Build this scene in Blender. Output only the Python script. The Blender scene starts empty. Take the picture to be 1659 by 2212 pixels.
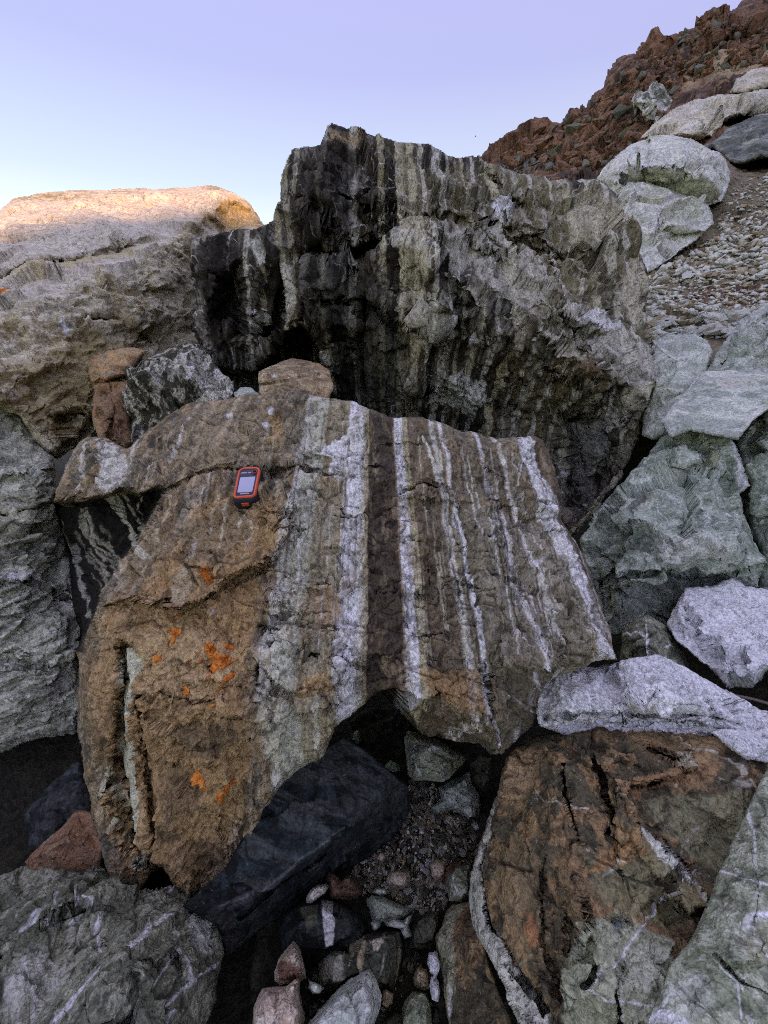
import bpy, math, random
import numpy as np
from mathutils import Vector, Matrix
from mathutils.geometry import delaunay_2d_cdt

# ------------------------------------------------------------------ camera, sky, sun, exposure
SC = bpy.context.scene
COL = SC.collection
PITCH = math.radians(25.0)                 # the phone looks 25 degrees down
FPX, CX, CY = 833.0, 829.5, 1106.0         # pinhole model, in units of a 1659 x 2212 frame
CAM = np.array([0.0, 0.0, 1.3])
RT = np.array([1.0, 0.0, 0.0])
UP = np.array([0.0, math.sin(PITCH), math.cos(PITCH)])
FW = np.array([0.0, math.cos(PITCH), -math.sin(PITCH)])

cam_d = bpy.data.cameras.new('camera')
cam = bpy.data.objects.new('camera', cam_d)
COL.objects.link(cam)
cam.location = CAM
cam.rotation_euler = (math.radians(90) - PITCH, 0, 0)
cam_d.sensor_fit = 'VERTICAL'
cam_d.sensor_height = 24.0
cam_d.lens = 12.0 * FPX / 1106.0
cam_d.clip_start = 0.01
cam_d.clip_end = 3000.0
SC.camera = cam

SUN_TO = Vector((0.55, -0.80, 0.20)).normalized()      # low evening sun, behind the viewer on the right
sun_d = bpy.data.lights.new('sun', 'SUN')
sun_d.energy = 1.3
sun_d.angle = math.radians(0.5)
sun_d.color = (1.0, 0.56, 0.32)
sun = bpy.data.objects.new('sun', sun_d)
sun.rotation_euler = SUN_TO.to_track_quat('Z', 'Y').to_euler()
COL.objects.link(sun)

world = bpy.data.worlds.new('World')
SC.world = world
world.use_nodes = True
wn, wl = world.node_tree.nodes, world.node_tree.links
wn.clear()
w_out = wn.new('ShaderNodeOutputWorld')
w_bg = wn.new('ShaderNodeBackground')
w_sky = wn.new('ShaderNodeTexSky')
w_sky.sky_type = 'NISHITA'
w_sky.sun_disc = False
w_sky.sun_elevation = math.asin(SUN_TO.z)
w_sky.sun_rotation = math.atan2(SUN_TO.x, SUN_TO.y)
w_sky.altitude = 1500.0
w_sky.air_density = 1.0
w_sky.dust_density = 1.2
w_sky.ozone_density = 1.6
w_tc = wn.new('ShaderNodeTexCoord')
w_sep = wn.new('ShaderNodeSeparateXYZ')
wl.new(w_tc.outputs['Generated'], w_sep.inputs[0])
w_ramp = wn.new('ShaderNodeValToRGB')        # evening haze: warm at the horizon, lavender higher up, the same all round
wl.new(w_sep.outputs['Z'], w_ramp.inputs[0])
SKY = [(0.0, (1.45, 1.32, 1.08)), (0.17, (1.14, 1.15, 1.0)), (0.25, (0.83, 0.89, 1.0)), (0.40, (0.62, 0.61, 1.0)), (0.55, (0.66, 0.61, 1.08)), (1.0, (1.0, 0.96, 1.35))]
for j, (p, c) in enumerate(SKY):
    el = w_ramp.color_ramp.elements[j] if j < 2 else w_ramp.color_ramp.elements.new(p)
    el.position = p
    el.color = c + (1,)
w_mix = wn.new('ShaderNodeMix')
w_mix.data_type = 'RGBA'
w_mix.inputs[0].default_value = 0.93
wl.new(w_sky.outputs[0], w_mix.inputs[6])
wl.new(w_ramp.outputs[0], w_mix.inputs[7])
wl.new(w_mix.outputs[2], w_bg.inputs[0])
w_bg.inputs[1].default_value = 0.15
wl.new(w_bg.outputs[0], w_out.inputs[0])

SC.view_settings.view_transform = 'Standard'
SC.view_settings.look = 'None'
SC.view_settings.exposure = 2.45
SC.view_settings.gamma = 1.0
SC.view_settings.use_curve_mapping = False
SC.render.engine = 'CYCLES'
SC.cycles.max_bounces = 4
SC.cycles.diffuse_bounces = 2
SC.cycles.use_adaptive_sampling = True
SC.cycles.adaptive_threshold = 0.015
SC.cycles.use_denoising = False
SC.cycles.filter_width = 1.0

# ------------------------------------------------------------------ projection helpers
def ray(x, y):
    x = np.asarray(x, float); y = np.asarray(y, float)
    return (((x - CX) / FPX)[..., None] * RT + ((CY - y) / FPX)[..., None] * UP + FW)

TAN_M = math.tan(math.radians(25.0))       # slope of the banded slab
def depth_of(x, y, kind, v):
    r = ray(x, y)
    if kind == 'd': return v
    if kind == 'y': return (v - CAM[1]) / r[1]
    if kind == 'z': return (v - CAM[2]) / r[2]
    if kind == 'm':                        # plane of the banded slab, lowered by v
        return (0.94 - v - 0.93 * TAN_M - CAM[2]) / (r[2] - TAN_M * r[1])
def at(x, y, kind, v):
    return CAM + ray(x, y) * depth_of(x, y, kind, v)

def lin(h):
    h = h.lstrip('#')
    c = [int(h[i:i + 2], 16) / 255 for i in (0, 2, 4)]
    return tuple((q / 12.92 if q <= 0.04045 else ((q + 0.055) / 1.055) ** 2.4) for q in c)

def alb(c):                                # colour seen under this skylight -> colour of the stone
    g = sum(c) / 3
    return tuple(0.85 - 0.85 * (1 - min(0.8, max(0.0, (g + (q - g) * 0.82) * t))) ** GAIN for q, t in zip(c, (1.02, 1.03, 0.75)))
GAIN = 4.0

# ------------------------------------------------------------------ noise
def _hash(ix, iy, iz, seed):
    h = (ix.astype(np.uint32) * np.uint32(374761393) + iy.astype(np.uint32) * np.uint32(668265263)
         + iz.astype(np.uint32) * np.uint32(2147483647) + np.uint32((seed * 974634777) & 0xffffffff))
    h = (h ^ (h >> np.uint32(13))) * np.uint32(1274126177)
    h = (h ^ (h >> np.uint32(16))) * np.uint32(2246822519)
    return h ^ (h >> np.uint32(13))
_ROT = np.array([[0.36, 0.48, -0.8], [-0.8, 0.6, 0.0], [0.48, 0.64, 0.6]])
def vnoise(p, seed=0):
    p = p.astype(np.float32)
    i = np.floor(p).astype(np.int32); f = p - i
    f = f * f * f * (f * (f * 6 - 15) + 10)
    ix, iy, iz = i[:, 0], i[:, 1], i[:, 2]
    def hv(a, b, c): return _hash(ix + a, iy + b, iz + c, seed).astype(np.float32)
    x, y, z = f[:, 0], f[:, 1], f[:, 2]
    def lx(b, c):
        u = hv(0, b, c); return u + x * (hv(1, b, c) - u)
    a0 = lx(0, 0); a0 = a0 + y * (lx(1, 0) - a0)
    a1 = lx(0, 1); a1 = a1 + y * (lx(1, 1) - a1)
    return (a0 + z * (a1 - a0)) * np.float32(2 / 4294967295.0) - 1
def fbm(p, oct=4, seed=0, rough=0.5):
    a, s, t = 1.0, 0.0, 0.0
    for k in range(oct):
        s = s + a * vnoise(p, seed + 17 * k); t += a
        p = (p @ _ROT) * 2.03 + 11.3; a *= rough
    return s / t
def cells(p, seed=0):
    p = (p @ _ROT).astype(np.float32)
    i0 = np.floor(p - 0.5).astype(np.int32)
    n = len(p)
    f1 = np.full(n, 9.0, np.float32); f2 = f1.copy(); idh = np.zeros(n, np.uint32); dv = np.zeros((n, 3), np.float32)
    for dx in (0, 1):
        for dy in (0, 1):
            for dz in (0, 1):
                c = i0 + np.array([dx, dy, dz], np.int32)
                h = _hash(c[:, 0], c[:, 1], c[:, 2], seed)
                d = p - c
                for j in range(3): d[:, j] -= ((h >> np.uint32(10 * j)) & np.uint32(1023)).astype(np.float32) * np.float32(0.7 / 1023) + np.float32(0.15)
                r = np.sqrt((d * d).sum(1))
                m = r < f1
                f2 = np.where(m, f1, np.minimum(f2, r))
                f1 = np.where(m, r, f1); idh = np.where(m, h, idh); dv[m] = d[m]
    return f1, f2, idh, dv
def chips(p, seed):
    """flat tilted fracture facets: every cell is a little plane with its own height and tilt"""
    f1, f2, h, dv = cells(p, seed)
    h2 = (h * np.uint32(2654435761)) ^ (h >> np.uint32(15))
    g = np.stack([((h2 >> np.uint32(s)) & np.uint32(255)) / 127.5 - 1 for s in (0, 8, 16)], 1)
    return (((h2 >> np.uint32(24)) / 127.5 - 1) * 0.5 + (g * dv).sum(1) * 0.9), f2 - f1

def smooth01(t):
    t = np.clip(t, 0, 1); return t * t * (3 - 2 * t)

# ------------------------------------------------------------------ 2-D shape helpers (frame units)
def seg_dist(px, py, pts, closed):
    n = len(pts); best = np.full(px.shape, 1e9)
    for k in range(n if closed else n - 1):
        ax, ay = pts[k]; bx, by = pts[(k + 1) % n]
        ex, ey = bx - ax, by - ay
        t = np.clip(((px - ax) * ex + (py - ay) * ey) / (ex * ex + ey * ey + 1e-9), 0, 1)
        d = (px - ax - t * ex) ** 2 + (py - ay - t * ey) ** 2
        best = np.minimum(best, d)
    return np.sqrt(best)
def inside(px, py, pts):
    c = np.zeros(px.shape, bool); n = len(pts)
    for k in range(n):
        ax, ay = pts[k]; bx, by = pts[(k + 1) % n]
        if ay == by: continue
        c ^= ((ay > py) != (by > py)) & (px < (bx - ax) * (py - ay) / (by - ay) + ax)
    return c
def sdf(px, py, pts):
    d = seg_dist(px, py, pts, True)
    return np.where(inside(px, py, pts), d, -d)
def tps_fit(pts, w, lam):
    n = len(pts); P = np.asarray(pts, float) / 500.0
    def K(a, b):
        r2 = ((a[:, None] - b[None]) ** 2).sum(-1)
        return 0.5 * r2 * np.log(r2 + 1e-12)
    A = np.zeros((n + 3, n + 3)); A[:n, :n] = K(P, P) + lam * np.eye(n)
    A[:n, n] = 1; A[:n, n + 1:] = P; A[n, :n] = 1; A[n + 1:, :n] = P.T
    s = np.linalg.solve(A + 1e-9 * np.eye(n + 3), np.concatenate([w, [0, 0, 0]]))
    def ev(x, y):
        Q = np.stack([x, y], -1).reshape(-1, 2) / 500.0
        out = np.zeros(len(Q))
        for a in range(0, len(Q), 40000):
            q = Q[a:a + 40000]
            out[a:a + 40000] = K(q, P) @ s[:n] + s[n] + q @ s[n + 1:]
        return out.reshape(np.shape(x))
    return ev
def facet_eval(pts, w, x, y):
    v, e, f, *_ = delaunay_2d_cdt([Vector(p) for p in pts], [], [], 0, 1e-6)
    P0 = np.array([tuple(q) for q in v]); src = np.array(pts)
    wmap = np.array([w[np.argmin(((src - q) ** 2).sum(1))] for q in P0])
    out = np.full(x.shape, np.nan)
    for t in f:
        a, b, c = (P0[k] for k in t)
        lo = np.minimum(np.minimum(a, b), c); hi = np.maximum(np.maximum(a, b), c)
        den = (b[1] - c[1]) * (a[0] - c[0]) + (c[0] - b[0]) * (a[1] - c[1])
        if abs(den) < 1e-9: continue
        m = (x >= lo[0] - 1) & (x <= hi[0] + 1) & (y >= lo[1] - 1) & (y <= hi[1] + 1) & np.isnan(out)
        xs, ys = x[m], y[m]
        l0 = ((b[1] - c[1]) * (xs - c[0]) + (c[0] - b[0]) * (ys - c[1])) / den
        l1 = ((c[1] - a[1]) * (xs - c[0]) + (a[0] - c[0]) * (ys - c[1])) / den
        l2 = 1 - l0 - l1
        ok = (l0 > -1e-6) & (l1 > -1e-6) & (l2 > -1e-6)
        o = out[m]; o[ok] = (l0 * wmap[t[0]] + l1 * wmap[t[1]] + l2 * wmap[t[2]])[ok]; out[m] = o
    return out

# ------------------------------------------------------------------ materials
def mk(nt, t, **kw):
    n = nt.nodes.new('ShaderNode' + t)
    for k, v in kw.items():
        setattr(n, k, v)
    return n
class NB:
    def __init__(s, name):
        s.m = bpy.data.materials.new(name); s.m.use_nodes = True
        s.nt = s.m.node_tree; s.nt.nodes.clear(); s.l = s.nt.links
    def val(s, sock, v):
        if isinstance(v, bpy.types.NodeSocket): s.l.new(v, sock)
        elif isinstance(v, (tuple, list)):
            sock.default_value = tuple(v) + (1,) if sock.type == 'RGBA' and len(v) == 3 else v
        else: sock.default_value = v
    def noise(s, vec, scale, detail=5, rough=0.6, dist=0.0, color=False):
        n = mk(s.nt, 'TexNoise'); s.val(n.inputs['Vector'], vec)
        for k, v in (('Scale', scale), ('Detail', detail), ('Roughness', rough), ('Distortion', dist)): n.inputs[k].default_value = v
        return n.outputs['Color' if color else 'Fac']
    def voro(s, vec, scale, feature='F1', out='Distance'):
        n = mk(s.nt, 'TexVoronoi', feature=feature); s.val(n.inputs['Vector'], vec); n.inputs['Scale'].default_value = scale
        return n.outputs[out]
    def vmath(s, op, a, b=(0, 0, 0), scale=None):
        n = mk(s.nt, 'VectorMath', operation=op); s.val(n.inputs[0], a); s.val(n.inputs[1], b)
        if scale is not None: s.val(n.inputs['Scale'], scale)
        return n.outputs['Value' if op == 'DOT_PRODUCT' else 'Vector']
    def math(s, op, a, b=0.0, clamp=False):
        n = mk(s.nt, 'Math', operation=op, use_clamp=clamp); s.val(n.inputs[0], a); s.val(n.inputs[1], b)
        return n.outputs[0]
    def rng(s, v, a, b, c=0.0, d=1.0):
        n = mk(s.nt, 'MapRange', interpolation_type='SMOOTHSTEP')
        s.val(n.inputs[0], v)
        for k, q in zip((1, 2, 3, 4), (a, b, c, d)): n.inputs[k].default_value = q
        return n.outputs[0]
    def mix(s, f, a, b, mode='MIX'):
        n = mk(s.nt, 'Mix', data_type='RGBA', blend_type=mode); s.val(n.inputs[0], f); s.val(n.inputs[6], a); s.val(n.inputs[7], b)
        return n.outputs[2]

MATP = {}
def rock_material(name, c1, c2, c3, size=1.0, ani=(1, 1, 1), bands=None, streak=0.0, veins=None, specks=None,
                  cracks=0.35, bump=1.0, rough=0.9, contrast=0.65, dark=0.42, local=False, axis=(1, 0.02, 0), wob=0.02, fine=1.0, fade=0, crackscale=(0.6, 0.9, 1.1)):
    c1, c2, c3 = alb(c1), alb(c2), alb(c3)
    if specks: specks = specks[:2] + (alb(specks[2]),) + specks[3:]
    if veins: veins = veins[:2] + (alb(veins[2]),) + veins[3:]
    b = NB(name); nt = b.nt
    if local:
        tc = mk(nt, 'TexCoord'); pos = tc.outputs['Object']
        oi = mk(nt, 'ObjectInfo')
        pos = b.vmath('ADD', pos, b.vmath('SCALE', (13.0, 7.0, 5.0), scale=oi.outputs['Random']))
    else:
        pos = mk(nt, 'NewGeometry').outputs['Position']
    k = 1.0 / size
    sv = streak[1] if isinstance(streak, tuple) else tuple(26.0 * abs(q) + 2.2 for q in axis)
    MATP[name] = dict(size=size, ani=ani, sv=sv, streak=bool(streak), cracks=0 if local else cracks, fade=fade, bands=bool(bands), cs=np.array(crackscale, float))
    apos = b.vmath('MULTIPLY', pos, ani)
    if local:
        n1 = b.noise(apos, 5 * k, 3, 0.65)
    else:                                  # broad tone, crack lines, streaks and band wear are carried by the mesh
        aux = mk(nt, 'Attribute', attribute_name='aux')
        sx = mk(nt, 'SeparateColor'); b.l.new(aux.outputs['Color'], sx.inputs[0])
        n1, a_crk, a_str, a_wear = sx.outputs[0], sx.outputs[1], sx.outputs[2], aux.outputs['Alpha']
    n2 = b.noise(apos, 22 * k, 4, 0.72)
    n3 = b.noise(pos, 150 * k * fine, 2, 0.75)
    n4 = b.noise(apos, 42 * k, 4, 0.7)
    base = b.mix(b.rng(n1, 0.42, 0.58), c1, c2)
    base = b.mix(b.rng(n2, 0.47, 0.60), base, c3)
    if streak and not local:
        amt = streak[0] if isinstance(streak, tuple) else streak
        base = b.mix(amt, base, b.mix(b.rng(a_str, 0.42, 0.60), b.mix(1.0, base, (0.22, 0.21, 0.22), 'MULTIPLY'), b.mix(0.4, base, (0.62, 0.60, 0.52))))
    if bands:
        warp = b.noise(pos, 9 * k, 3, 0.6)
        warp2 = b.noise(pos, 55 * k, 2, 0.7)
        u = b.vmath('DOT_PRODUCT', pos, axis)
        u = b.math('ADD', u, b.math('MULTIPLY', b.math('SUBTRACT', warp, 0.5), wob))
        u = b.math('ADD', u, b.math('MULTIPLY', b.math('SUBTRACT', warp2, 0.5), wob * 0.35))
        wearn = a_wear
        for part in bands:
            stops = sorted(part, key=lambda q: q[0])[:32]
            lo, hi = stops[0][0], stops[-1][0]
            mr = mk(nt, 'MapRange'); b.val(mr.inputs[0], u); mr.inputs[1].default_value = lo; mr.inputs[2].default_value = hi
            cr = mk(nt, 'ValToRGB'); e = cr.color_ramp.elements
            for j, (uu, cc, aa) in enumerate(stops):
                el = e[j] if j < 2 else e.new(1.0)
                el.position = (uu - lo) / (hi - lo); el.color = alb(cc) + (aa,)
            b.val(cr.inputs[0], mr.outputs[0])
            base = b.mix(b.math('MULTIPLY', cr.outputs[1], wearn), base, cr.outputs[0])
    if specks:
        sc, thr, colr, amt = specks
        sm = b.math('MULTIPLY', b.rng(b.noise(pos, sc * k, 3, 0.8), thr, thr + 0.05), b.rng(n1, 0.36, 0.58))
        base = b.mix(b.math('MULTIPLY', sm, amt), base, colr)
    if veins:
        sc, wid, colr, amt = veins
        vn = b.noise(b.vmath('MULTIPLY', pos, (1.0, 1.25, 0.8)), sc * k, 2, 0.45)
        vm = b.rng(b.math('ABSOLUTE', b.math('SUBTRACT', vn, 0.5)), wid * 0.3, wid, 1.0, 0.0)
        vm = b.math('MULTIPLY', vm, b.rng(b.noise(pos, sc * 1.7 * k, 2, 0.5), 0.46, 0.56))
        base = b.mix(b.math('MULTIPLY', vm, amt), base, colr)
    pa = None if local else mk(nt, 'Attribute', attribute_name='paint')
    if pa: base = b.mix(pa.outputs['Alpha'], base, pa.outputs['Color'])
    # grain and weathering of the stone itself
    g = b.rng(n3, 0.28, 0.72, 1 - 0.40 * contrast, 1 + 0.65 * contrast)
    base = b.mix(1.0, base, g, 'MULTIPLY')
    d = b.rng(n4, 0.34, 0.5, 1 - dark, 1.0)
    base = b.mix(1.0, base, d, 'MULTIPLY')
    hgt = b.math('ADD', b.math('MULTIPLY', n2, 0.9), b.math('ADD', b.math('MULTIPLY', n4, 0.5), b.math('MULTIPLY', n3, 0.06)))
    if cracks and not local:
        base = b.mix(b.math('MULTIPLY', a_crk, cracks), base, (0.015, 0.014, 0.012))
    bp = mk(nt, 'Bump'); bp.inputs['Strength'].default_value = min(1.0, 0.85 * bump); bp.inputs['Distance'].default_value = 0.025 * size * bump
    b.val(bp.inputs['Height'], hgt)
    bs = mk(nt, 'BsdfPrincipled'); b.val(bs.inputs['Base Color'], base); bs.inputs['Roughness'].default_value = rough
    bs.inputs['Specular IOR Level'].default_value = 0.3
    b.val(bs.inputs['Normal'], bp.outputs[0])
    o = mk(nt, 'OutputMaterial'); b.l.new(bs.outputs[0], o.inputs[0])
    return b.m

# ------------------------------------------------------------------ object helpers
def tag(o, label=None, cat=None, group=None, kind=None):
    if label: o['label'] = label
    if cat: o['category'] = cat
    if group: o['group'] = group
    if kind: o['kind'] = kind
    return o
def link_mesh(name, verts, faces, mat, origin=None, paint=None, smooth=True, parent=None, aux=None):
    me = bpy.data.meshes.new(name)
    verts = np.asarray(verts, np.float64)
    if origin is None: origin = np.zeros(3)
    if isinstance(faces[0], np.ndarray):
        me.vertices.add(len(verts)); me.vertices.foreach_set('co', (verts - origin).ravel().astype(np.float32))
        me.loops.add(sum(f.size for f in faces)); me.loops.foreach_set('vertex_index', np.concatenate([f.ravel() for f in faces]).astype(np.int32))
        tot = np.concatenate([np.full(len(f), f.shape[1]) for f in faces])
        me.polygons.add(len(tot)); me.polygons.foreach_set('loop_start', (np.cumsum(tot) - tot).astype(np.int32))
        me.update(calc_edges=True); me.validate()
    else:
        me.from_pydata([tuple(v) for v in (verts - origin)], [], faces)
    if smooth: me.polygons.foreach_set('use_smooth', np.ones(len(me.polygons), bool))
    if paint is not None:
        a = me.color_attributes.new('paint', 'FLOAT_COLOR', 'POINT')
        a.data.foreach_set('color', paint.ravel().astype(np.float32))
    if aux is not None:
        a = me.color_attributes.new('aux', 'FLOAT_COLOR', 'POINT')
        a.data.foreach_set('color', aux.ravel().astype(np.float32))
    me.materials.append(mat)
    o = bpy.data.objects.new(name, me); o.location = origin
    COL.objects.link(o)
    if parent: o.parent = parent
    return o

REG = {}
def bake(P, mat, seed):
    m = MATP[mat.name]; k = 1 / m['size']; A = np.array(m['ani'], float); n = len(P)
    AX = np.zeros((n, 4)); AX[:, 2] = 0.5; AX[:, 3] = 1
    AX[:, 0] = 0.5 + 0.55 * fbm(P * A * 5 * k, 4, seed + 301, 0.6)
    wv = np.stack([vnoise(P * 15 * k, seed + 310 + j) for j in range(3)], 1)
    if m['cracks']:
        f1, f2, h, dv = cells((P * m['cs'] + wv * 0.035 * m['size']) * 8.5 * k, seed + 320)
        g1, g2, h2, dv2 = cells((P * m['cs'] * 1.2 + wv * 0.02 * m['size']) * 19 * k, seed + 321)
        rg = fbm(P * 6 * k, 3, seed + 330)
        AX[:, 1] = np.maximum((1 - smooth01((f2 - f1) / 0.07)) * smooth01((rg + 0.02) / 0.2), 0.8 * (1 - smooth01((g2 - g1) / 0.09)) * smooth01((-rg - 0.10) / 0.2))
    if m['streak']:
        AX[:, 2] = 0.5 + 0.6 * fbm((P + wv * 0.012 * m['size']) * np.array(m['sv']) * 2.2 * k, 4, seed + 340, 0.65)
    if m['bands']:
        AX[:, 3] = 0.45 + 0.55 * smooth01((fbm(P * np.array([3, 1, 1]) * 16 * k, 4, seed + 350, 0.7) + 0.30) / 0.32)
        if m['fade']: AX[:, 3] *= 0.5 + 0.5 * smooth01((fbm(P * m['fade'] * k, 3, seed + 360) + 0.2) / 0.35)
    return AX
def rock(name, outline, ctrl, mat, label=None, cat='boulder', group=None, kind=None, step=2.8, smooth=0.35, warp=10, jag=4, lam=1e-4,
         round_px=26, round_m=0.05, thick=0.4, taper=0.55, feats=(), paint=(), fb=(0.02, 0.22), chip=((0.10, 0.016), (0.035, 0.006)),
         ani=(1, 1, 1), seed=1, zmin=None, dfade=None, terr=()):
    """One closed stone: a finely modelled visible side over a coarse back.  outline and control points are given as sight
    lines from where the photographer stood, each with a real distance; fb = (height, size) of the broad relief, chip =
    (size, height) of fracture facets, feats = pits, cracks and steps in metres."""
    xs0 = [p[0] for p in outline]; ys0 = [p[1] for p in outline]
    x0, x1, y0, y1 = min(xs0) - jag, max(xs0) + jag, min(ys0) - jag, max(ys0) + jag
    gx, gy = np.meshgrid(np.arange(x0 - 2 * step, x1 + 2 * step, step), np.arange(y0 - 2 * step, y1 + 2 * step, step))
    flat2 = np.stack([gx.ravel(), gy.ravel(), np.full(gx.size, seed * 3.7)], 1)
    S = sdf(gx, gy, outline)
    nz = fbm(flat2 / 38.0, 4, seed + 5, 0.6).reshape(gx.shape)
    S = S + nz * jag * 1.6
    gs_y, gs_x = np.gradient(S, step)
    gl = np.sqrt(gs_x ** 2 + gs_y ** 2) + 1e-6
    near = np.abs(S) < step * 0.9
    mv = np.clip(S / gl, -step, step) * near * (S < step * 0.5)
    gx = gx - mv * gs_x / gl; gy = gy - mv * gs_y / gl
    keep = S > -0.6 * step
    # inverse depth is linear on a plane
    pts = [(c[0], c[1]) for c in ctrl]
    w = np.array([1.0 / depth_of(*c) for c in ctrl])
    ev = tps_fit(pts, w, lam)
    wx = fbm(flat2 / 60.0, 3, seed + 31).reshape(gx.shape) * warp
    wy = fbm(flat2 / 60.0, 3, seed + 57).reshape(gx.shape) * warp
    qx, qy = gx + wx, gy + wy
    wt = np.clip(ev(qx, qy), w.min() * 0.9, w.max() * 1.1)
    if smooth < 1:
        m = 80
        cor = [(x0 - m, y0 - m), (x1 + m, y0 - m), (x0 - m, y1 + m), (x1 + m, y1 + m)]
        cw = np.clip(ev(np.array([c[0] for c in cor], float), np.array([c[1] for c in cor], float)), w.min(), w.max())
        wf = facet_eval(pts + cor, np.concatenate([w, cw]), qx, qy)
        wf = np.where(np.isnan(wf), wt, wf)
        wt = wf * (1 - smooth) + wt * smooth
    D = 1.0 / wt
    t = np.clip(S / round_px, 0, 1)
    D = D + round_m * (1 - np.sqrt(1 - (1 - t) ** 2))
    nz2 = fbm(flat2 / 22.0, 4, seed + 91, 0.6).reshape(gx.shape)
    for f in feats:
        if f[0] == 'pit':                  # ('pit', polygon, metres, soft, edge wobble)
            _, poly, dm, soft, wob = f
            D = D + dm * smooth01((sdf(gx, gy, poly) + nz2 * wob) / soft)
        elif f[0] == 'crack':              # ('crack', polyline, metres, width)
            _, line, dm, wd = f
            q = seg_dist(gx + nz2 * 7, gy + nz[::-1, ::-1] * 7, line, False)
            D = D + dm * (1 - smooth01(q / (wd * (0.7 + 0.6 * nz2 + 0.3))))
        elif f[0] == 'step':               # ('step', polyline, metres, reach): the stone left of the line is raised, fading over reach
            _, line, dm, reach = f
            jx, jy = gx + nz2 * 9 + nz * 8, gy + nz2[::-1] * 9
            q = seg_dist(jx, jy, line, False)
            poly = line + [(line[-1][0] + (line[-1][1] - line[0][1]) * 0.6, line[-1][1] - (line[-1][0] - line[0][0]) * 0.6),
                           (line[0][0] + (line[-1][1] - line[0][1]) * 0.6, line[0][1] - (line[-1][0] - line[0][0]) * 0.6)]
            side = inside(jx, jy, poly)
            D = D - dm * np.where(side, np.clip(1 - q / reach, 0, 1) * smooth01(q / 3.0), 0)
    P = CAM + ray(gx, gy) * D[..., None]
    du = np.gradient(P, axis=1); dv = np.gradient(P, axis=0)
    N = np.cross(dv, du); N /= np.linalg.norm(N, axis=2, keepdims=True) + 1e-12
    flip = ((N * (CAM - P)).sum(2) < 0)
    N[flip] *= -1
    # smooth the normals a little so that relief does not fold
    for _ in range(3):
        N[1:-1, 1:-1] = (N[1:-1, 1:-1] * 2 + N[:-2, 1:-1] + N[2:, 1:-1] + N[1:-1, :-2] + N[1:-1, 2:]) / 6
    N /= np.linalg.norm(N, axis=2, keepdims=True) + 1e-12
    idx = np.where(keep.ravel())[0]
    Pk = P.reshape(-1, 3)[idx]; Nk = N.reshape(-1, 3)[idx]
    A = np.array(ani, float)
    sp = np.maximum(np.linalg.norm(du, axis=2), np.linalg.norm(dv, axis=2)).ravel()[idx]
    dsc = np.clip((D.ravel()[idx] - dfade[0]) / (dfade[1] - dfade[0]), dfade[2], 1) if dfade else 1.0
    edge = np.clip(S.ravel()[idx] / 18.0, 0.12, 1)
    h = np.zeros(len(idx))
    if fb:
        h += dsc * fb[0] * fbm(Pk * A / fb[1], 6, seed + 3, 0.55) * np.clip(1.4 - sp / (0.12 * fb[1]), 0.1, 1)
    Q = Pk + 0.3 * np.stack([fbm(Pk / 0.12 / (fb[1] / 0.22 if fb else 1), 3, seed + 70 + j) for j in range(3)], 1) * (chip[0][0] if chip else 0)
    for j, (cs, ch) in enumerate(chip):
        v, e = chips(Q * A / cs, seed * 7 + j)
        h += dsc * ch * v * np.clip(1.3 - sp / (0.3 * cs), 0, 1) * edge
    if terr:                               # broken sheets: flat treads with sharp risers
        for ts, th in terr:
            f = fbm(Pk * A / ts, 4, seed + 200, 0.55) * 4.5; fl = np.floor(f); fr = f - fl
            h += dsc * th * (fl + smooth01((fr - 0.86) / 0.14)) * edge * np.clip(1.3 - sp / (0.06 * ts), 0, 1)
    AX = bake(Pk, mat, seed)
    mp = MATP[mat.name]
    h -= 0.007 * mp['size'] * AX[:, 1] * min(1, mp['cracks'] * 1.6) * edge
    Pk = Pk + Nk * h[:, None]
    # faces
    ny, nx = gx.shape
    remap = np.full(gx.size, -1); remap[idx] = np.arange(len(idx))
    g = np.arange(gx.size).reshape(ny, nx)
    quads = np.stack([g[:-1, :-1], g[1:, :-1], g[1:, 1:], g[:-1, 1:]], -1).reshape(-1, 4)
    quads = remap[quads]; quads = quads[(quads >= 0).all(1)]
    used = np.unique(quads); r2 = np.full(len(idx), -1); r2[used] = np.arange(len(used))
    quads = r2[quads]; Pk = Pk[used]; idx = idx[used]; AX = AX[used]
    px, py = gx.ravel()[idx], gy.ravel()[idx]
    # boundary loops -> coarse back
    E = np.concatenate([quads[:, [0, 1]], quads[:, [1, 2]], quads[:, [2, 3]], quads[:, [3, 0]]])
    key = np.sort(E, 1); kk = key[:, 0].astype(np.int64) * (len(Pk) + 1) + key[:, 1]
    u, inv, cnt = np.unique(kk, return_inverse=True, return_counts=True)
    be = E[cnt[inv] == 1]
    verts = [Pk]; faces = [quads]; src = [np.arange(len(Pk))]; nv = len(Pk)
    rays = ray(px, py); cen = Pk.mean(0)
    bi = np.unique(be)
    ringmap = [np.full(len(Pk), -1)]; ringmap[0][bi] = bi
    for r, (tt, sh) in enumerate(((0.25, 0.0), (0.6, 0.12), (1.0, taper))):
        B = Pk[bi] + rays[bi] * (thick * tt)
        c = cen + rays.mean(0) * thick * tt
        B = B + (c - B) * sh
        verts.append(B); src.append(bi)
        m = np.full(len(Pk), -1); m[bi] = nv + np.arange(len(bi)); nv += len(bi); ringmap.append(m)
        a, d = ringmap[-2], m
        faces.append(np.stack([a[be[:, 1]], a[be[:, 0]], d[be[:, 0]], d[be[:, 1]]], 1))
    verts.append((cen + rays.mean(0) * thick * 1.15)[None]); src.append(np.array([bi[0]]))
    m = ringmap[-1]
    tris = np.stack([m[be[:, 1]], m[be[:, 0]], np.full(len(be), nv)], 1)
    V = np.concatenate(verts); F = np.concatenate(faces); src = np.concatenate(src)
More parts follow.
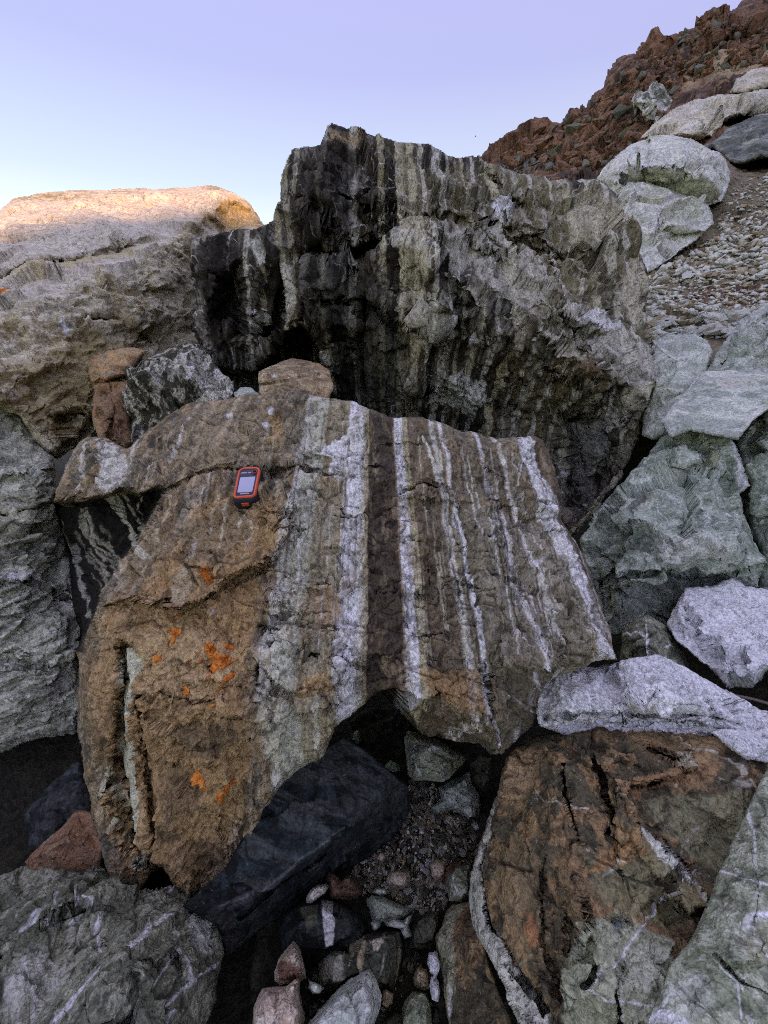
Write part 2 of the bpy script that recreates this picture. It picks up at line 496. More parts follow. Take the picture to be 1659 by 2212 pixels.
    # paint: stains, lichen, veins, plus shade and sunlight put into the colour in places
    PT = np.zeros((len(Pk), 4))
    if paint:
        f3 = Pk
        fz = {}
        for q in paint:
            kindp = q[0]
            if kindp == 'area':            # ('area', polygon, colour, alpha, soft, wobble, grain size m)
                _, poly, colr, al, soft, wob, gs = q
                if gs not in fz: fz[gs] = fbm(f3 / gs, 5, seed + 12, 0.65)
                s = sdf(px, py, poly) + fz[gs] * wob * 1.3
                a = smooth01(s / soft) * al
            else:                          # ('line', polyline, width, colour, alpha)
                _, line, wd, colr, al = q[:5]; wv = q[5] if len(q) > 5 else 6
                if 'l' not in fz:
                    fz['l'] = fbm(f3 / 0.04, 4, seed + 44, 0.6); fz['m'] = fbm(f3 / 0.05, 4, seed + 48, 0.6); fz['n'] = fbm(f3 / 0.06, 3, seed + 49, 0.6)
                s = seg_dist(px + fz['l'] * wv, py + fz['m'] * wv, line, False)
                ww = wd * np.clip(0.85 + 1.1 * fz['n'], 0.15, 2)
                a = (1 - smooth01((s - ww * 0.5) / 2.0)) * al
            colr = np.array(alb(colr))
            na = a + PT[:, 3] * (1 - a)
            PT[:, :3] = np.where(na[:, None] > 1e-5, (colr * a[:, None] + PT[:, :3] * (PT[:, 3] * (1 - a))[:, None]) / np.maximum(na, 1e-5)[:, None], 0)
            PT[:, 3] = na
    if zmin is not None: V[:, 2] = np.maximum(V[:, 2], zmin)
    org = np.array([V[:, 0].mean(), V[:, 1].mean(), V[:, 2].min()])
    o = link_mesh(name, V, [F, tris], mat, org, PT[src], aux=AX[src], smooth=False)
    tag(o, label, cat if kind is None else None, group, kind)
    REG[o.name] = dict(P=Pk, px=px, py=py, o=o, quads=quads, step=step)
    return o
def surf(rname, x, y, want_n=False):
    r = REG[rname]; k = np.argmin((r['px'] - x) ** 2 + (r['py'] - y) ** 2)
    return r['P'][k]
def surf_many(rname, xs, ys):
    r = REG[rname]; st = r['step']; x0, y0 = r['px'].min(), r['py'].min()
    ix = np.round((r['px'] - x0) / st).astype(int); iy = np.round((r['py'] - y0) / st).astype(int)
    lut = np.full((iy.max() + 2, ix.max() + 2), -1); lut[iy, ix] = np.arange(len(ix))
    qx = np.clip(np.round((xs - x0) / st).astype(int), 0, ix.max()); qy = np.clip(np.round((ys - y0) / st).astype(int), 0, iy.max())
    k = lut[qy, qx]; return r['P'][k], k >= 0

def stone_mesh(name, seed, mat, npts=16, flat=0.6):
    rnd = random.Random(seed)
    import bmesh
    bm = bmesh.new()
    for k in range(npts):
        v = Vector((rnd.gauss(0, 1), rnd.gauss(0, 1), rnd.gauss(0, 1))).normalized() * rnd.uniform(0.75, 1.0)
        bm.verts.new((v.x * 0.5, v.y * 0.5 * rnd.uniform(0.7, 1), v.z * 0.5 * flat))
    r = bmesh.ops.convex_hull(bm, input=bm.verts)
    bmesh.ops.delete(bm, geom=[g for g in r['geom_interior'] if isinstance(g, bmesh.types.BMVert)], context='VERTS')
    me = bpy.data.meshes.new(name); bm.to_mesh(me); bm.free(); me.materials.append(mat)
    return me

# ------------------------------------------------------------------ stone kinds
WHITE = lin('#d8d5cf'); PALE = lin('#b9b5a6'); BUFF = lin('#a3977c'); BROWN = lin('#6a5341')
RUST = lin('#8f5c33'); RUSTD = lin('#6b4127'); BLACK = lin('#17181a'); GREYG = lin('#7f8377'); ORANGE = lin('#f08a1a'); ICE = lin('#dfe1e6')
def bx(x, y=1190):                             # layer coordinate where a sight line meets the slab
    p = at(x, y, 'm', 0.0); return p[0] + 0.02 * p[1]
def by(x, y, Y):
    p = at(x, y, 'y', Y); return p[0] + 0.02 * p[1]
def band_list(items, f):
    st = []
    for l, r, c, a in items:
        st += [(f(l), c, a), (f(r), c, a)]
    return st
main_l = [(-60, 300, BROWN, 0.0), (318, 322, lin('#c79a78'), 0.55), (327, 372, BROWN, 0.0), (376, 384, lin('#b98e72'), 0.55), (390, 596, BROWN, 0.0),
          (606, 624, PALE, 0.8), (630, 664, lin('#989a8b'), 0.85), (676, 734, lin('#756c5a'), 0.6), (740, 771, WHITE, 1.0), (776, 784, PALE, 0.75),
          (787, 792, lin('#8a7d62'), 0.7), (795, 861, lin('#2f2723'), 1.0), (862, 864, BROWN, 0.0)]
main_r = [(860, 864, BROWN, 0.0), (865, 888, WHITE, 1.0), (890, 902, lin('#8f8568'), 0.7), (906, 968, lin('#443a31'), 0.8), (973, 984, PALE, 0.8), (988, 995, lin('#6d6358'), 0.6),
          (998, 1004, WHITE, 0.9), (1009, 1091, lin('#4f4942'), 0.8), (1095, 1102, WHITE, 0.85), (1106, 1138, lin('#4a443f'), 0.8), (1142, 1149, PALE, 0.85),
          (1154, 1216, lin('#5a554e'), 0.75), (1224, 1250, WHITE, 0.95), (1255, 1420, lin('#3b322c'), 0.85)]
M_MAIN = rock_material('banded_rust_stone', lin('#62503c'), lin('#4a443b'), lin('#7d654a'), bands=[band_list(main_l, bx), band_list(main_r, bx)],
                       specks=(70, 0.64, lin('#b0a68c'), 0.3), streak=(0.36, (58, 2.0, 2.0)), cracks=0.65, wob=0.015, crackscale=(0.45, 1.1, 1.1), ani=(1.6, 1, 1), dark=0.5)
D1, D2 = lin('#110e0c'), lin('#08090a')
up_y = lambda q: by(q, 600, 1.85)
_r = random.Random(12)
def up_bands(x0, x1, pale_w, dark_w, pales, darks, pa, da):
    out, x = [], x0
    while x < x1:
        w = _r.uniform(*dark_w); out.append((x, x + w * 0.94, _r.choice(darks), _r.uniform(*da))); x += w
        w = _r.uniform(*pale_w); out.append((x + 0.5, x + w * 0.85, _r.choice(pales), _r.uniform(*pa))); x += w
    return out
CREAM = [lin('#c9c3b0'), BUFF, lin('#cfc8b2'), lin('#9c9274'), lin('#b5af9a')]
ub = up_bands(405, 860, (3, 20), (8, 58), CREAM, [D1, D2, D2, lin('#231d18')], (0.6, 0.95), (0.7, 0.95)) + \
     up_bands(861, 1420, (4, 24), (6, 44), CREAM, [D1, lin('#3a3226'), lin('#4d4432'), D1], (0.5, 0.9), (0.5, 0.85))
UPB = []
for k in range(0, len(ub), 14):
    q = ub[k:k + 14]
    UPB.append([(up_y(q[0][0]) - 0.001, q[0][2], 0.0)] + band_list(q, up_y) + [(up_y(q[-1][1]) + 0.001, q[-1][2], 0.0)])
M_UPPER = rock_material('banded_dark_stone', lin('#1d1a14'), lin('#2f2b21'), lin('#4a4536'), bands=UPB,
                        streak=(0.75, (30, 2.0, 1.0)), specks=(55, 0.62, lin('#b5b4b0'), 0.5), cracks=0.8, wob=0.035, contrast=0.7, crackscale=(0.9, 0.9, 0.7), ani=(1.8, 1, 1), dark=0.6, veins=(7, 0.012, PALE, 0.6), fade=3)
M_PALEB = rock_material('pale_schist', lin('#9c8a72'), lin('#766648'), lin('#b5a48c'), streak=(0.45, (3, 3, 26)), cracks=0.35, dark=0.45, specks=(40, 0.6, lin('#8a7a50'), 0.5))
M_GSCHIST = rock_material('grey_green_schist', lin('#86897c'), lin('#75786b'), lin('#a8a99c'), streak=(0.6, (3, 3, 30)), cracks=0.35, dark=0.55, specks=(40, 0.62, ICE, 0.6))
M_SPECK = rock_material('speckled_black_white', lin('#26251f'), lin('#5d5a50'), lin('#948f80'), specks=(60, 0.5, ICE, 0.8), cracks=0.5, dark=0.75, ani=(1.6, 1, 0.8))
M_QUARTZ = rock_material('white_dark_mottled', lin('#b4b6b2'), lin('#3c3e3c'), lin('#8f928e'), size=7, cracks=0.5, dark=0.4)
M_RUST = rock_material('rust_stone', lin('#84603f'), lin('#6e4c33'), lin('#6a5947'), cracks=0.6, dark=0.5)
M_BROWNS = rock_material('brown_slab_stone', lin('#6d5541'), lin('#5a4a3c'), lin('#86705a'), cracks=0.5, specks=(60, 0.63, PALE, 0.8))
M_GREY = rock_material('grey_green_boulder', lin('#76847f'), lin('#5b6863'), lin('#8f9b97'), streak=(0.25, (4, 10, 12)), cracks=0.2, dark=0.45, specks=(30, 0.6, lin('#55584e'), 0.5), veins=(4, 0.006, ICE, 0.6))
M_GREY2 = rock_material('pale_grey_slab', lin('#8c9896'), lin('#73807f'), lin('#a3adaa'), streak=(0.35, (3, 5, 22)), cracks=0.15, dark=0.35)
M_ICE = rock_material('pale_blue_white_stone', lin('#c2c8d8'), lin('#a9b1c0'), lin('#d2d6e0'), cracks=0.12, dark=0.3, contrast=0.7, specks=(40, 0.62, lin('#8f969a'), 0.6))
M_RUSTB = rock_material('rust_fractured', lin('#564534'), lin('#37322a'), lin('#6a5038'), cracks=0.8, dark=0.6, specks=(60, 0.62, lin('#b9b2a2'), 0.4), veins=(3, 0.006, PALE, 0.5))
M_GRN = rock_material('grey_green_veined', lin('#646a5c'), lin('#545b50'), lin('#7c8274'), cracks=0.35, dark=0.55, specks=(70, 0.58, lin('#b3b6b0'), 0.55), veins=(3.5, 0.008, ICE, 0.9))
M_VEIN = rock_material('grey_veined', lin('#42443f'), lin('#54564f'), lin('#6c6d66'), cracks=0.8, dark=0.6, specks=(60, 0.6, lin('#b0b0ac'), 0.45), veins=(4.5, 0.010, ICE, 0.9))
M_BLUE = rock_material('blue_black_slab', lin('#0f1419'), lin('#07090b'), lin('#1a222a'), streak=(0.15, (5, 26, 3)), cracks=0.5, dark=0.45, bump=0.9, specks=(90, 0.64, lin('#56626c'), 0.5))
M_DARK = rock_material('dark_stone', lin('#34342f'), lin('#2a2c2b'), lin('#46453f'), cracks=0.4)
M_GREENB = rock_material('pale_green_boulder', lin('#b3bcae'), lin('#a2ab9a'), lin('#c2c8be'), size=5, streak=(0.25, (3, 3, 20)), cracks=0.15, dark=0.3)
M_PINK = rock_material('pinkish_pale_slab', lin('#b3a391'), lin('#a8977f'), lin('#c4b5a8'), size=6, streak=(0.3, (8, 3, 16)), cracks=0.2)
M_BSLAB = rock_material('blue_grey_slab', lin('#474d4f'), lin('#3a4043'), lin('#5d6261'), size=6, streak=(0.5, (6, 3, 16)), cracks=0.3)
M_HILL = rock_material('red_hillside', lin('#482f24'), lin('#2c211e'), lin('#5a3f31'), size=9, cracks=0.6, dark=0.65, fine=1.5)
M_REDS = rock_material('red_rubble', lin('#523629'), lin('#33261f'), lin('#634536'), size=4, local=True, cracks=0.3)
M_GROUND = rock_material('dark_scree_ground', lin('#191714'), lin('#12100e'), lin('#22201c'), cracks=0.0, dark=0.6)  # ground blackened so gaps between the stones read as deep shade
M_SCREE = rock_material('scree_pale', lin('#aeb2aa'), lin('#959a92'), lin('#c4c7c0'), local=True, size=0.5, cracks=0)
M_SCREEB = rock_material('scree_brown', lin('#77695a'), lin('#66584a'), lin('#8a7d6c'), local=True, size=0.5, cracks=0)
M_SCREED = rock_material('scree_dark', lin('#40413d'), lin('#353633'), lin('#52534e'), local=True, size=0.5, cracks=0)
M_PINKS = rock_material('pink_stone', lin('#a58678'), lin('#8f6f60'), lin('#b59a8c'), cracks=0.3, specks=(40, 0.58, lin('#5e3222'), 0.7))

# ------------------------------------------------------------------ setting: ground, hillside, ridge behind the viewer
def grid_sheet(name, xs, ys, hf, mat, label=None):
    X, Y = np.meshgrid(xs, ys)
    Z = hf(X, Y)
    n, m = X.shape
    g = np.arange(n * m).reshape(n, m)
    q = np.stack([g[:-1, :-1], g[:-1, 1:], g[1:, 1:], g[1:, :-1]], -1).reshape(-1, 4)
    V = np.stack([X.ravel(), Y.ravel(), Z.ravel()], 1)
    o = link_mesh(name, V, [q], mat, paint=np.zeros((len(V), 4)), aux=bake(V, mat, 2))
    o['kind'] = 'structure'
    return o
def spaced(lim, n):
    t = np.linspace(-1, 1, n); return np.sign(t) * (np.abs(t) ** 3.2) * lim
def crest(X):                                  # unseen slope behind the viewer, rising right; crest shaped to cast the shade
    return 8.62 + 0.39 * (X - 16.8) + 0.012 * np.clip(X - 16.8, 0, 60) ** 2
def ground_h(X, Y):
    base = -0.12 + 0.5 * np.clip(X - 3.0, 0, 60) - 0.25 * np.clip(-X - 4.0, 0, 80)
    base = base - 0.12 * np.clip(Y - 8, 0, 400) * (X < 3)
    near = smooth01((Y + 4) / 3.5) * (1 - smooth01((Y - 1.2) / 1.6))
    base = base + near * (0.8 * np.clip(X - 1.0, 0, 1.4) + 0.6 * np.clip(-X - 1.3, 0, 1.5))
    back = np.clip(crest(np.clip(X, -14, 70)), -3, 60)
    t = smooth01((-Y - 3.0) / 22.0)
    base = base * (1 - t) + np.maximum(back, base) * t
    base = base * (1 - smooth01((-Y - 27.0) / 25.0)) - 0.2 * np.clip(-Y - 27, 0, 100)
    nz = fbm(np.stack([X.ravel() / 1.3, Y.ravel() / 1.3, X.ravel() * 0], 1), 5, 4).reshape(X.shape)
    far = np.clip(np.hypot(X, Y) / 40.0, 0, 1)
    q = np.stack([X.ravel() / 0.22, Y.ravel() / 0.22, nz.ravel()], 1)
    cv, ce = chips(q, 77); base = base + near * 0.09 * cv.reshape(X.shape) * smooth01((np.hypot(X, Y - 0.6) - 0.9) / 0.4)
    return base + nz * (0.10 + 0.25 * far) - 20.0 * smooth01((np.hypot(X, Y) - 90) / 200)
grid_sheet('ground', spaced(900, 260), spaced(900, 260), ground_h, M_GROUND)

rock('hillside', [(1030, 345), (1058, 318), (1090, 300), (1130, 268), (1160, 262), (1200, 270), (1215, 272), (1230, 238), (1262, 236), (1280, 205), (1305, 190), (1312, 150), (1345, 118), (1370, 112), (1385, 90), (1402, 98), (1418, 104),
     (1445, 92), (1470, 68), (1500, 62), (1525, 30), (1543, 14), (1562, 28), (1600, 8), (1659, -25), (1760, -90), (1900, -150), (2050, -150), (2050, 930), (1380, 930), (1050, 900), (900, 700), (880, 420), (960, 352)],
     [(1058, 318, 'y', 24), (1160, 262, 'y', 25), (1312, 150, 'y', 26), (1385, 90, 'y', 27), (1543, 14, 'y', 28), (1800, -110, 'y', 28), (1100, 400, 'y', 19), (1250, 400, 'y', 15), (1250, 300, 'y', 21),
      (1380, 260, 'y', 18), (1480, 180, 'y', 21), (1600, 120, 'y', 21), (1420, 330, 'y', 13), (1580, 360, 'y', 8.4), (1659, 300, 'y', 12), (1860, 200, 'y', 14), (1450, 560, 'y', 5.5), (1560, 480, 'y', 6.1), (1659, 600, 'y', 4.3), (1860, 500, 'y', 5),
      (1400, 740, 'y', 2.9), (1600, 720, 'y', 3.0), (1860, 800, 'y', 2.4), (1390, 880, 'y', 2.4), (1100, 880, 'y', 4.5), (920, 600, 'y', 14), (900, 400, 'y', 26), (1150, 650, 'y', 7), (2040, 400, 'y', 6), (2040, 850, 'y', 2.0)],
     M_HILL, kind='structure', step=3.4, smooth=0.6, warp=16, jag=6, round_px=14, round_m=1.2, thick=14, taper=0.0, fb=(0.55, 4.0), chip=((2.6, 0.6), (1.0, 0.38), (0.5, 0.2)), terr=((3.0, 0.15),), seed=21, dfade=(6, 15, 0.06),
     feats=[('crack', [(1640, 60), (1560, 90), (1470, 150), (1400, 215), (1330, 250), (1210, 330)], 0.8, 14), ('crack', [(1500, 75), (1420, 140), (1330, 215)], 0.6, 10)],
     paint=[('area', [(1300, 900), (1300, 440), (1400, 335), (1500, 322), (1600, 345), (1700, 315), (1900, 290), (1900, 900)], lin('#4f463b'), 0.95, 20, 12, 0.6),
            ('area', [(1430, 640), (1520, 610), (1659, 590), (1720, 620), (1659, 660), (1560, 670), (1480, 690)], lin('#3f2b20'), 0.9, 16, 10, 0.3),
            ('area', [(1040, 335), (1110, 330), (1180, 335), (1260, 350), (1280, 385), (1200, 392), (1100, 372)], lin('#3f4246'), 0.9, 10, 12, 0.9),
            ('area', [(1395, 120), (1500, 60), (1660, -20), (1720, -40), (1660, 60), (1500, 130)], lin('#4a3023'), 0.5, 20, 14, 2.0),
            ('area', [(1430, 160), (1560, 110), (1680, 70), (1680, 170), (1560, 190), (1480, 210)], lin('#8a7257'), 0.6, 20, 16, 1.2)])

# ------------------------------------------------------------------ far boulders on the hillside
rock('boulder', [(1288, 386), (1300, 366), (1330, 338), (1362, 310), (1394, 300), (1404, 293), (1452, 291), (1494, 299), (1530, 320), (1560, 346), (1577, 374), (1572, 412), (1560, 436), (1530, 444), (1538, 462), (1543, 482), (1516, 510), (1470, 545), (1432, 574), (1396, 592), (1375, 560), (1330, 440), (1310, 400)],
     [(1295, 385, 'y', 6.95), (1330, 345, 'y', 6.95), (1370, 308, 'y', 7.30), (1450, 294, 'y', 7.48), (1530, 320, 'y', 7.22), (1572, 380, 'y', 6.69), (1400, 330, 'y', 6.60), (1480, 335, 'y', 6.51),
      (1330, 368, 'y', 6.42), (1360, 362, 'y', 6.12), (1420, 356, 'y', 5.94), (1475, 360, 'y', 5.85), (1525, 388, 'y', 5.94), (1558, 424, 'y', 6.16),
      (1345, 386, 'y', 6.42), (1390, 394, 'y', 6.29), (1440, 406, 'y', 6.23), (1480, 432, 'y', 6.16), (1535, 438, 'y', 6.20),
      (1335, 394, 'y', 6.29), (1390, 402, 'y', 6.12), (1440, 414, 'y', 5.98), (1478, 440, 'y', 5.94), (1530, 446, 'y', 6.03), (1540, 480, 'y', 5.72), (1470, 545, 'y', 5.28), (1400, 585, 'y', 5.02), (1440, 470, 'y', 5.72), (1370, 460, 'y', 5.90)],
     M_GREENB, label='huge pale green boulder with a stepped face on the scree slope', step=2.4, smooth=0.0, jag=2.5, warp=3, round_px=4, round_m=0.1, thick=2.0, fb=(0.03, 0.9), chip=((1.1, 0.16), (0.45, 0.06), (0.15, 0.015)), ani=(0.8, 1, 1.6), seed=15,
     feats=[('crack', [(1404, 300), (1398, 350), (1392, 395)], 0.06, 4), ('crack', [(1480, 310), (1476, 362)], 0.06, 4), ('step', [(1420, 492), (1470, 502), (1535, 500)], 0.12, 26)],
     paint=[('line', [(1404, 320), (1397, 350), (1390, 395), (1370, 440)], 3, ICE, 0.9), ('line', [(1480, 320), (1476, 362), (1462, 400), (1430, 445), (1410, 500)], 4, ICE, 0.8), ('line', [(1480, 425), (1560, 440)], 2.5, ICE, 0.8),
            ('area', [(1322, 372), (1350, 368), (1420, 362), (1470, 365), (1500, 372), (1548, 398), (1556, 430), (1530, 438), (1480, 430), (1440, 405), (1390, 395), (1345, 388)], lin('#788060'), 0.6, 8, 4, 0.2), ('area', [(1345, 424), (1420, 428), (1452, 440), (1420, 450), (1370, 444)], lin('#788060'), 0.5, 6, 5, 0.2), ('area', [(1440, 484), (1525, 490), (1520, 508), (1450, 508)], lin('#788060'), 0.5, 6, 5, 0.2)])  # downward facets painted olive: greener stone with their shading added
rock('boulder', [(1385, 300), (1410, 270), (1450, 240), (1500, 215), (1560, 205), (1620, 198), (1700, 190), (1760, 230), (1700, 250), (1620, 240), (1560, 262), (1540, 300), (1480, 298), (1430, 296)],
     [(1385, 300, 'y', 12.0), (1450, 240, 'y', 13.5), (1560, 205, 'y', 14), (1700, 195, 'y', 13.5), (1520, 255, 'y', 12.0), (1620, 235, 'y', 12.2), (1540, 300, 'y', 11.3), (1450, 295, 'y', 11.4)],
     M_PINK, label='long pinkish pale slab lying above the green boulder', step=2.8, jag=3, warp=6, round_px=14, round_m=0.5, thick=2.5, fb=(0.15, 1.5), chip=((1.2, 0.3), (0.4, 0.08)), seed=8)
rock('boulder', [(1500, 330), (1545, 300), (1580, 270), (1640, 245), (1760, 230), (1760, 330), (1659, 340), (1600, 355), (1575, 352), (1540, 320)],
     [(1500, 325, 'y', 10.0), (1580, 268, 'y', 11.2), (1740, 235, 'y', 11.0), (1600, 350, 'y', 8.6), (1740, 330, 'y', 8.6), (1640, 300, 'y', 9.4)],
     M_BSLAB, label='blue grey layered slab tilted behind the green boulder', step=2.8, jag=3, warp=6, round_px=10, round_m=0.3, thick=1.6, fb=(0.1, 1.0), chip=((0.5, 0.08),), seed=9, ani=(1, 1, 2))
rock('boulder', [(1364, 216), (1376, 192), (1400, 198), (1408, 176), (1432, 184), (1438, 206), (1456, 214), (1448, 242), (1430, 246), (1422, 270), (1398, 260), (1386, 238)],
     [(1368, 212, 'y', 16), (1410, 182, 'y', 17), (1446, 215, 'y', 16.4), (1420, 260, 'y', 15.3), (1405, 225, 'y', 15.2)],
     M_QUARTZ, label='white and black mottled rock sticking out of the red hillside', step=2.2, smooth=0.0, jag=4, round_px=3, round_m=0.1, thick=2.0, fb=(0.1, 1.2), chip=((1.6, 0.5), (0.6, 0.15)), seed=10)
rock('boulder', [(1575, 200), (1590, 170), (1620, 150), (1659, 145), (1740, 140), (1740, 190), (1659, 190), (1610, 200)],
     [(1575, 200, 'y', 15.5), (1620, 150, 'y', 16.5), (1740, 142, 'y', 16.4), (1740, 190, 'y', 15.2), (1620, 190, 'y', 15.0)],
     M_PINK, label='tan rock on the red hillside at the right picture edge', step=2.8, jag=3, round_px=12, round_m=0.5, thick=2.0, fb=(0.15, 1.2), chip=((0.6, 0.12),), seed=11)

# ------------------------------------------------------------------ the big boulder on the left and the one below it
rock('boulder', [(-260, 500), (-120, 485), (-60, 470), (0, 455), (25, 433), (100, 416), (200, 410), (300, 408), (400, 406), (445, 399), (500, 410), (540, 437), (562, 468), (572, 492), (566, 540), (540, 600), (480, 700), (430, 760), (400, 775), (320, 790), (290, 830), (230, 900), (205, 945), (180, 965),
     (150, 972), (125, 990), (100, 985), (80, 960), (40, 900), (-20, 880), (-260, 860)],
     [(-220, 500, 'y', 3.2), (25, 433, 'y', 3.6), (200, 410, 'y', 3.9), (445, 400, 'y', 4.3), (-220, 760, 'y', 1.35), (0, 700, 'y', 1.7), (100, 655, 'y', 1.85), (180, 620, 'y', 2.05), (300, 570, 'y', 2.45), (400, 500, 'y', 3.1), (490, 430, 'y', 4.0), (540, 437, 'y', 4.3), (570, 492, 'y', 4.35),
      (505, 500, 'y', 3.95), (430, 600, 'y', 2.95), (415, 720, 'y', 2.6), (300, 760, 'y', 2.12), (200, 880, 'y', 1.62), (120, 985, 'y', 1.42), (0, 870, 'y', 1.38), (-220, 850, 'y', 1.2), (60, 780, 'y', 1.58), (200, 700, 'y', 1.92)],
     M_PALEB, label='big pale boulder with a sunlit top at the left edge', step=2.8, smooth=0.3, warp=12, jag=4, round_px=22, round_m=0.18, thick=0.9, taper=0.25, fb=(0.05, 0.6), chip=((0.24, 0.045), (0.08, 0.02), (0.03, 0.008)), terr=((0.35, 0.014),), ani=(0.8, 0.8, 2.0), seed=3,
     feats=[('crack', [(-60, 620), (60, 575), (150, 565), (280, 530), (330, 515)], 0.08, 12), ('crack', [(180, 690), (260, 690), (330, 740)], 0.05, 9), ('pit', [(110, 900), (180, 880), (220, 900), (190, 950), (130, 985)], 0.12, 20, 8)],
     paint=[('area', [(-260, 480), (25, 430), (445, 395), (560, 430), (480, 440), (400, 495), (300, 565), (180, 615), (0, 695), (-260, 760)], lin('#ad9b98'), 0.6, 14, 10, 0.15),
            ('area', [(-60, 620), (60, 572), (150, 562), (280, 526), (330, 512), (320, 530), (160, 585), (60, 600)], lin('#857551'), 0.8, 8, 6, 0.05),
            ('area', [(20, 780), (180, 700), (330, 740), (290, 800), (220, 890), (180, 950), (110, 970), (30, 860)], lin('#665a3e'), 0.75, 30, 24, 0.12),
            ('area', [(120, 700), (135, 690), (145, 705), (160, 720), (140, 722)], ICE, 0.95, 4, 4, 0.03), ('area', [(5, 640), (25, 628), (42, 630), (35, 645), (20, 660)], lin('#c8581c'), 0.95, 5, 6, 0.02),
            ('area', [(460, 440), (500, 415), (545, 440), (575, 495), (500, 500), (480, 470)], lin('#b98a4e'), 0.5, 14, 10, 0.1)])  # last area: warm sunlight on the end face painted into its colour
rock('boulder', [(-260, 850), (-20, 872), (40, 898), (80, 958), (118, 985), (125, 1060), (135, 1140), (165, 1260), (180, 1400), (190, 1500), (172, 1585), (100, 1592), (50, 1605), (0, 1625), (-260, 1680)],
     [(-220, 860, 'y', 1.35), (40, 900, 'y', 1.5), (118, 990, 'y', 1.42), (0, 1000, 'y', 1.3), (-200, 1100, 'y', 1.08), (130, 1150, 'y', 1.25), (60, 1150, 'y', 1.12), (60, 1040, 'y', 1.2), (170, 1400, 'y', 1.0), (60, 1400, 'y', 0.92), (-200, 1400, 'y', 0.86), (160, 1580, 'y', 0.86), (40, 1600, 'y', 0.80), (-200, 1660, 'y', 0.72)],
     M_GSCHIST, label='grey green foliated boulder below the big pale one on the left', step=2.8, smooth=0.4, warp=14, jag=3, round_px=18, round_m=0.05, thick=0.5, taper=0.3, fb=(0.035, 0.22), chip=((0.1, 0.025), (0.035, 0.014), (0.016, 0.005)), terr=((0.2, 0.012),), ani=(0.7, 1, 2.4), seed=4,
     feats=[('step', [(0, 1035), (60, 1020), (125, 1012)], 0.03, 60), ('crack', [(0, 1110), (80, 1095), (140, 1085)], 0.03, 7), ('crack', [(0, 1260), (60, 1250), (150, 1290)], 0.03, 8), ('crack', [(0, 1430), (90, 1440), (170, 1420)], 0.03, 8)],
     paint=[('area', [(0, 1235), (60, 1230), (110, 1250), (60, 1262), (0, 1255)], ICE, 0.7, 8, 8, 0.04), ('area', [(-50, 1060), (120, 1050), (130, 1160), (-50, 1220)], lin('#6a6a58'), 0.4, 20, 20, 0.1)])

# ------------------------------------------------------------------ the upper banded block
_f = random.Random(21)
FRACT = []
for _ in range(44):
    x0, y0 = _f.uniform(540, 1180), _f.uniform(880, 1440); ln = _f.uniform(25, 95); sl = _f.gauss(0.05, 0.18)
    FRACT.append(('crack', [(x0, y0), (x0 + ln * 0.5, y0 + ln * 0.5 * sl + _f.gauss(0, 5)), (x0 + ln, y0 + ln * sl)], _f.uniform(0.006, 0.02), _f.uniform(2.6, 4.5)))
for _ in range(20):
    x0, y0 = _f.choice([(_f.uniform(540, 780), _f.uniform(1000, 1500)), (_f.uniform(240, 540), _f.uniform(1100, 1800))]); ln = _f.uniform(35, 90); sl = _f.gauss(0.0, 0.3)
    FRACT.append(('step', [(x0, y0), (x0 + ln * 0.5, y0 + ln * 0.5 * sl + _f.gauss(0, 7)), (x0 + ln, y0 + ln * sl)], _f.uniform(0.007, 0.02), _f.uniform(25, 60)))
UFRACT = []
for _ in range(34):
    x0, y0 = _f.uniform(620, 1340), _f.uniform(340, 880); ln = _f.uniform(35, 130); sl = _f.gauss(0.35, 0.5)
    UFRACT.append(('crack', [(x0, y0), (x0 + ln * 0.5, y0 + ln * 0.5 * sl + _f.gauss(0, 8)), (x0 + ln, y0 + ln * sl)], _f.uniform(0.02, 0.07), _f.uniform(3, 6)))
for _ in range(16):
    x0, y0 = _f.uniform(640, 1250), _f.uniform(360, 860); ln = _f.uniform(50, 120); sl = _f.gauss(0.3, 0.35)
    UFRACT.append(('step', [(x0, y0), (x0 + ln * 0.5, y0 + ln * 0.5 * sl + _f.gauss(0, 8)), (x0 + ln, y0 + ln * sl)], _f.uniform(0.02, 0.06), _f.uniform(30, 80)))
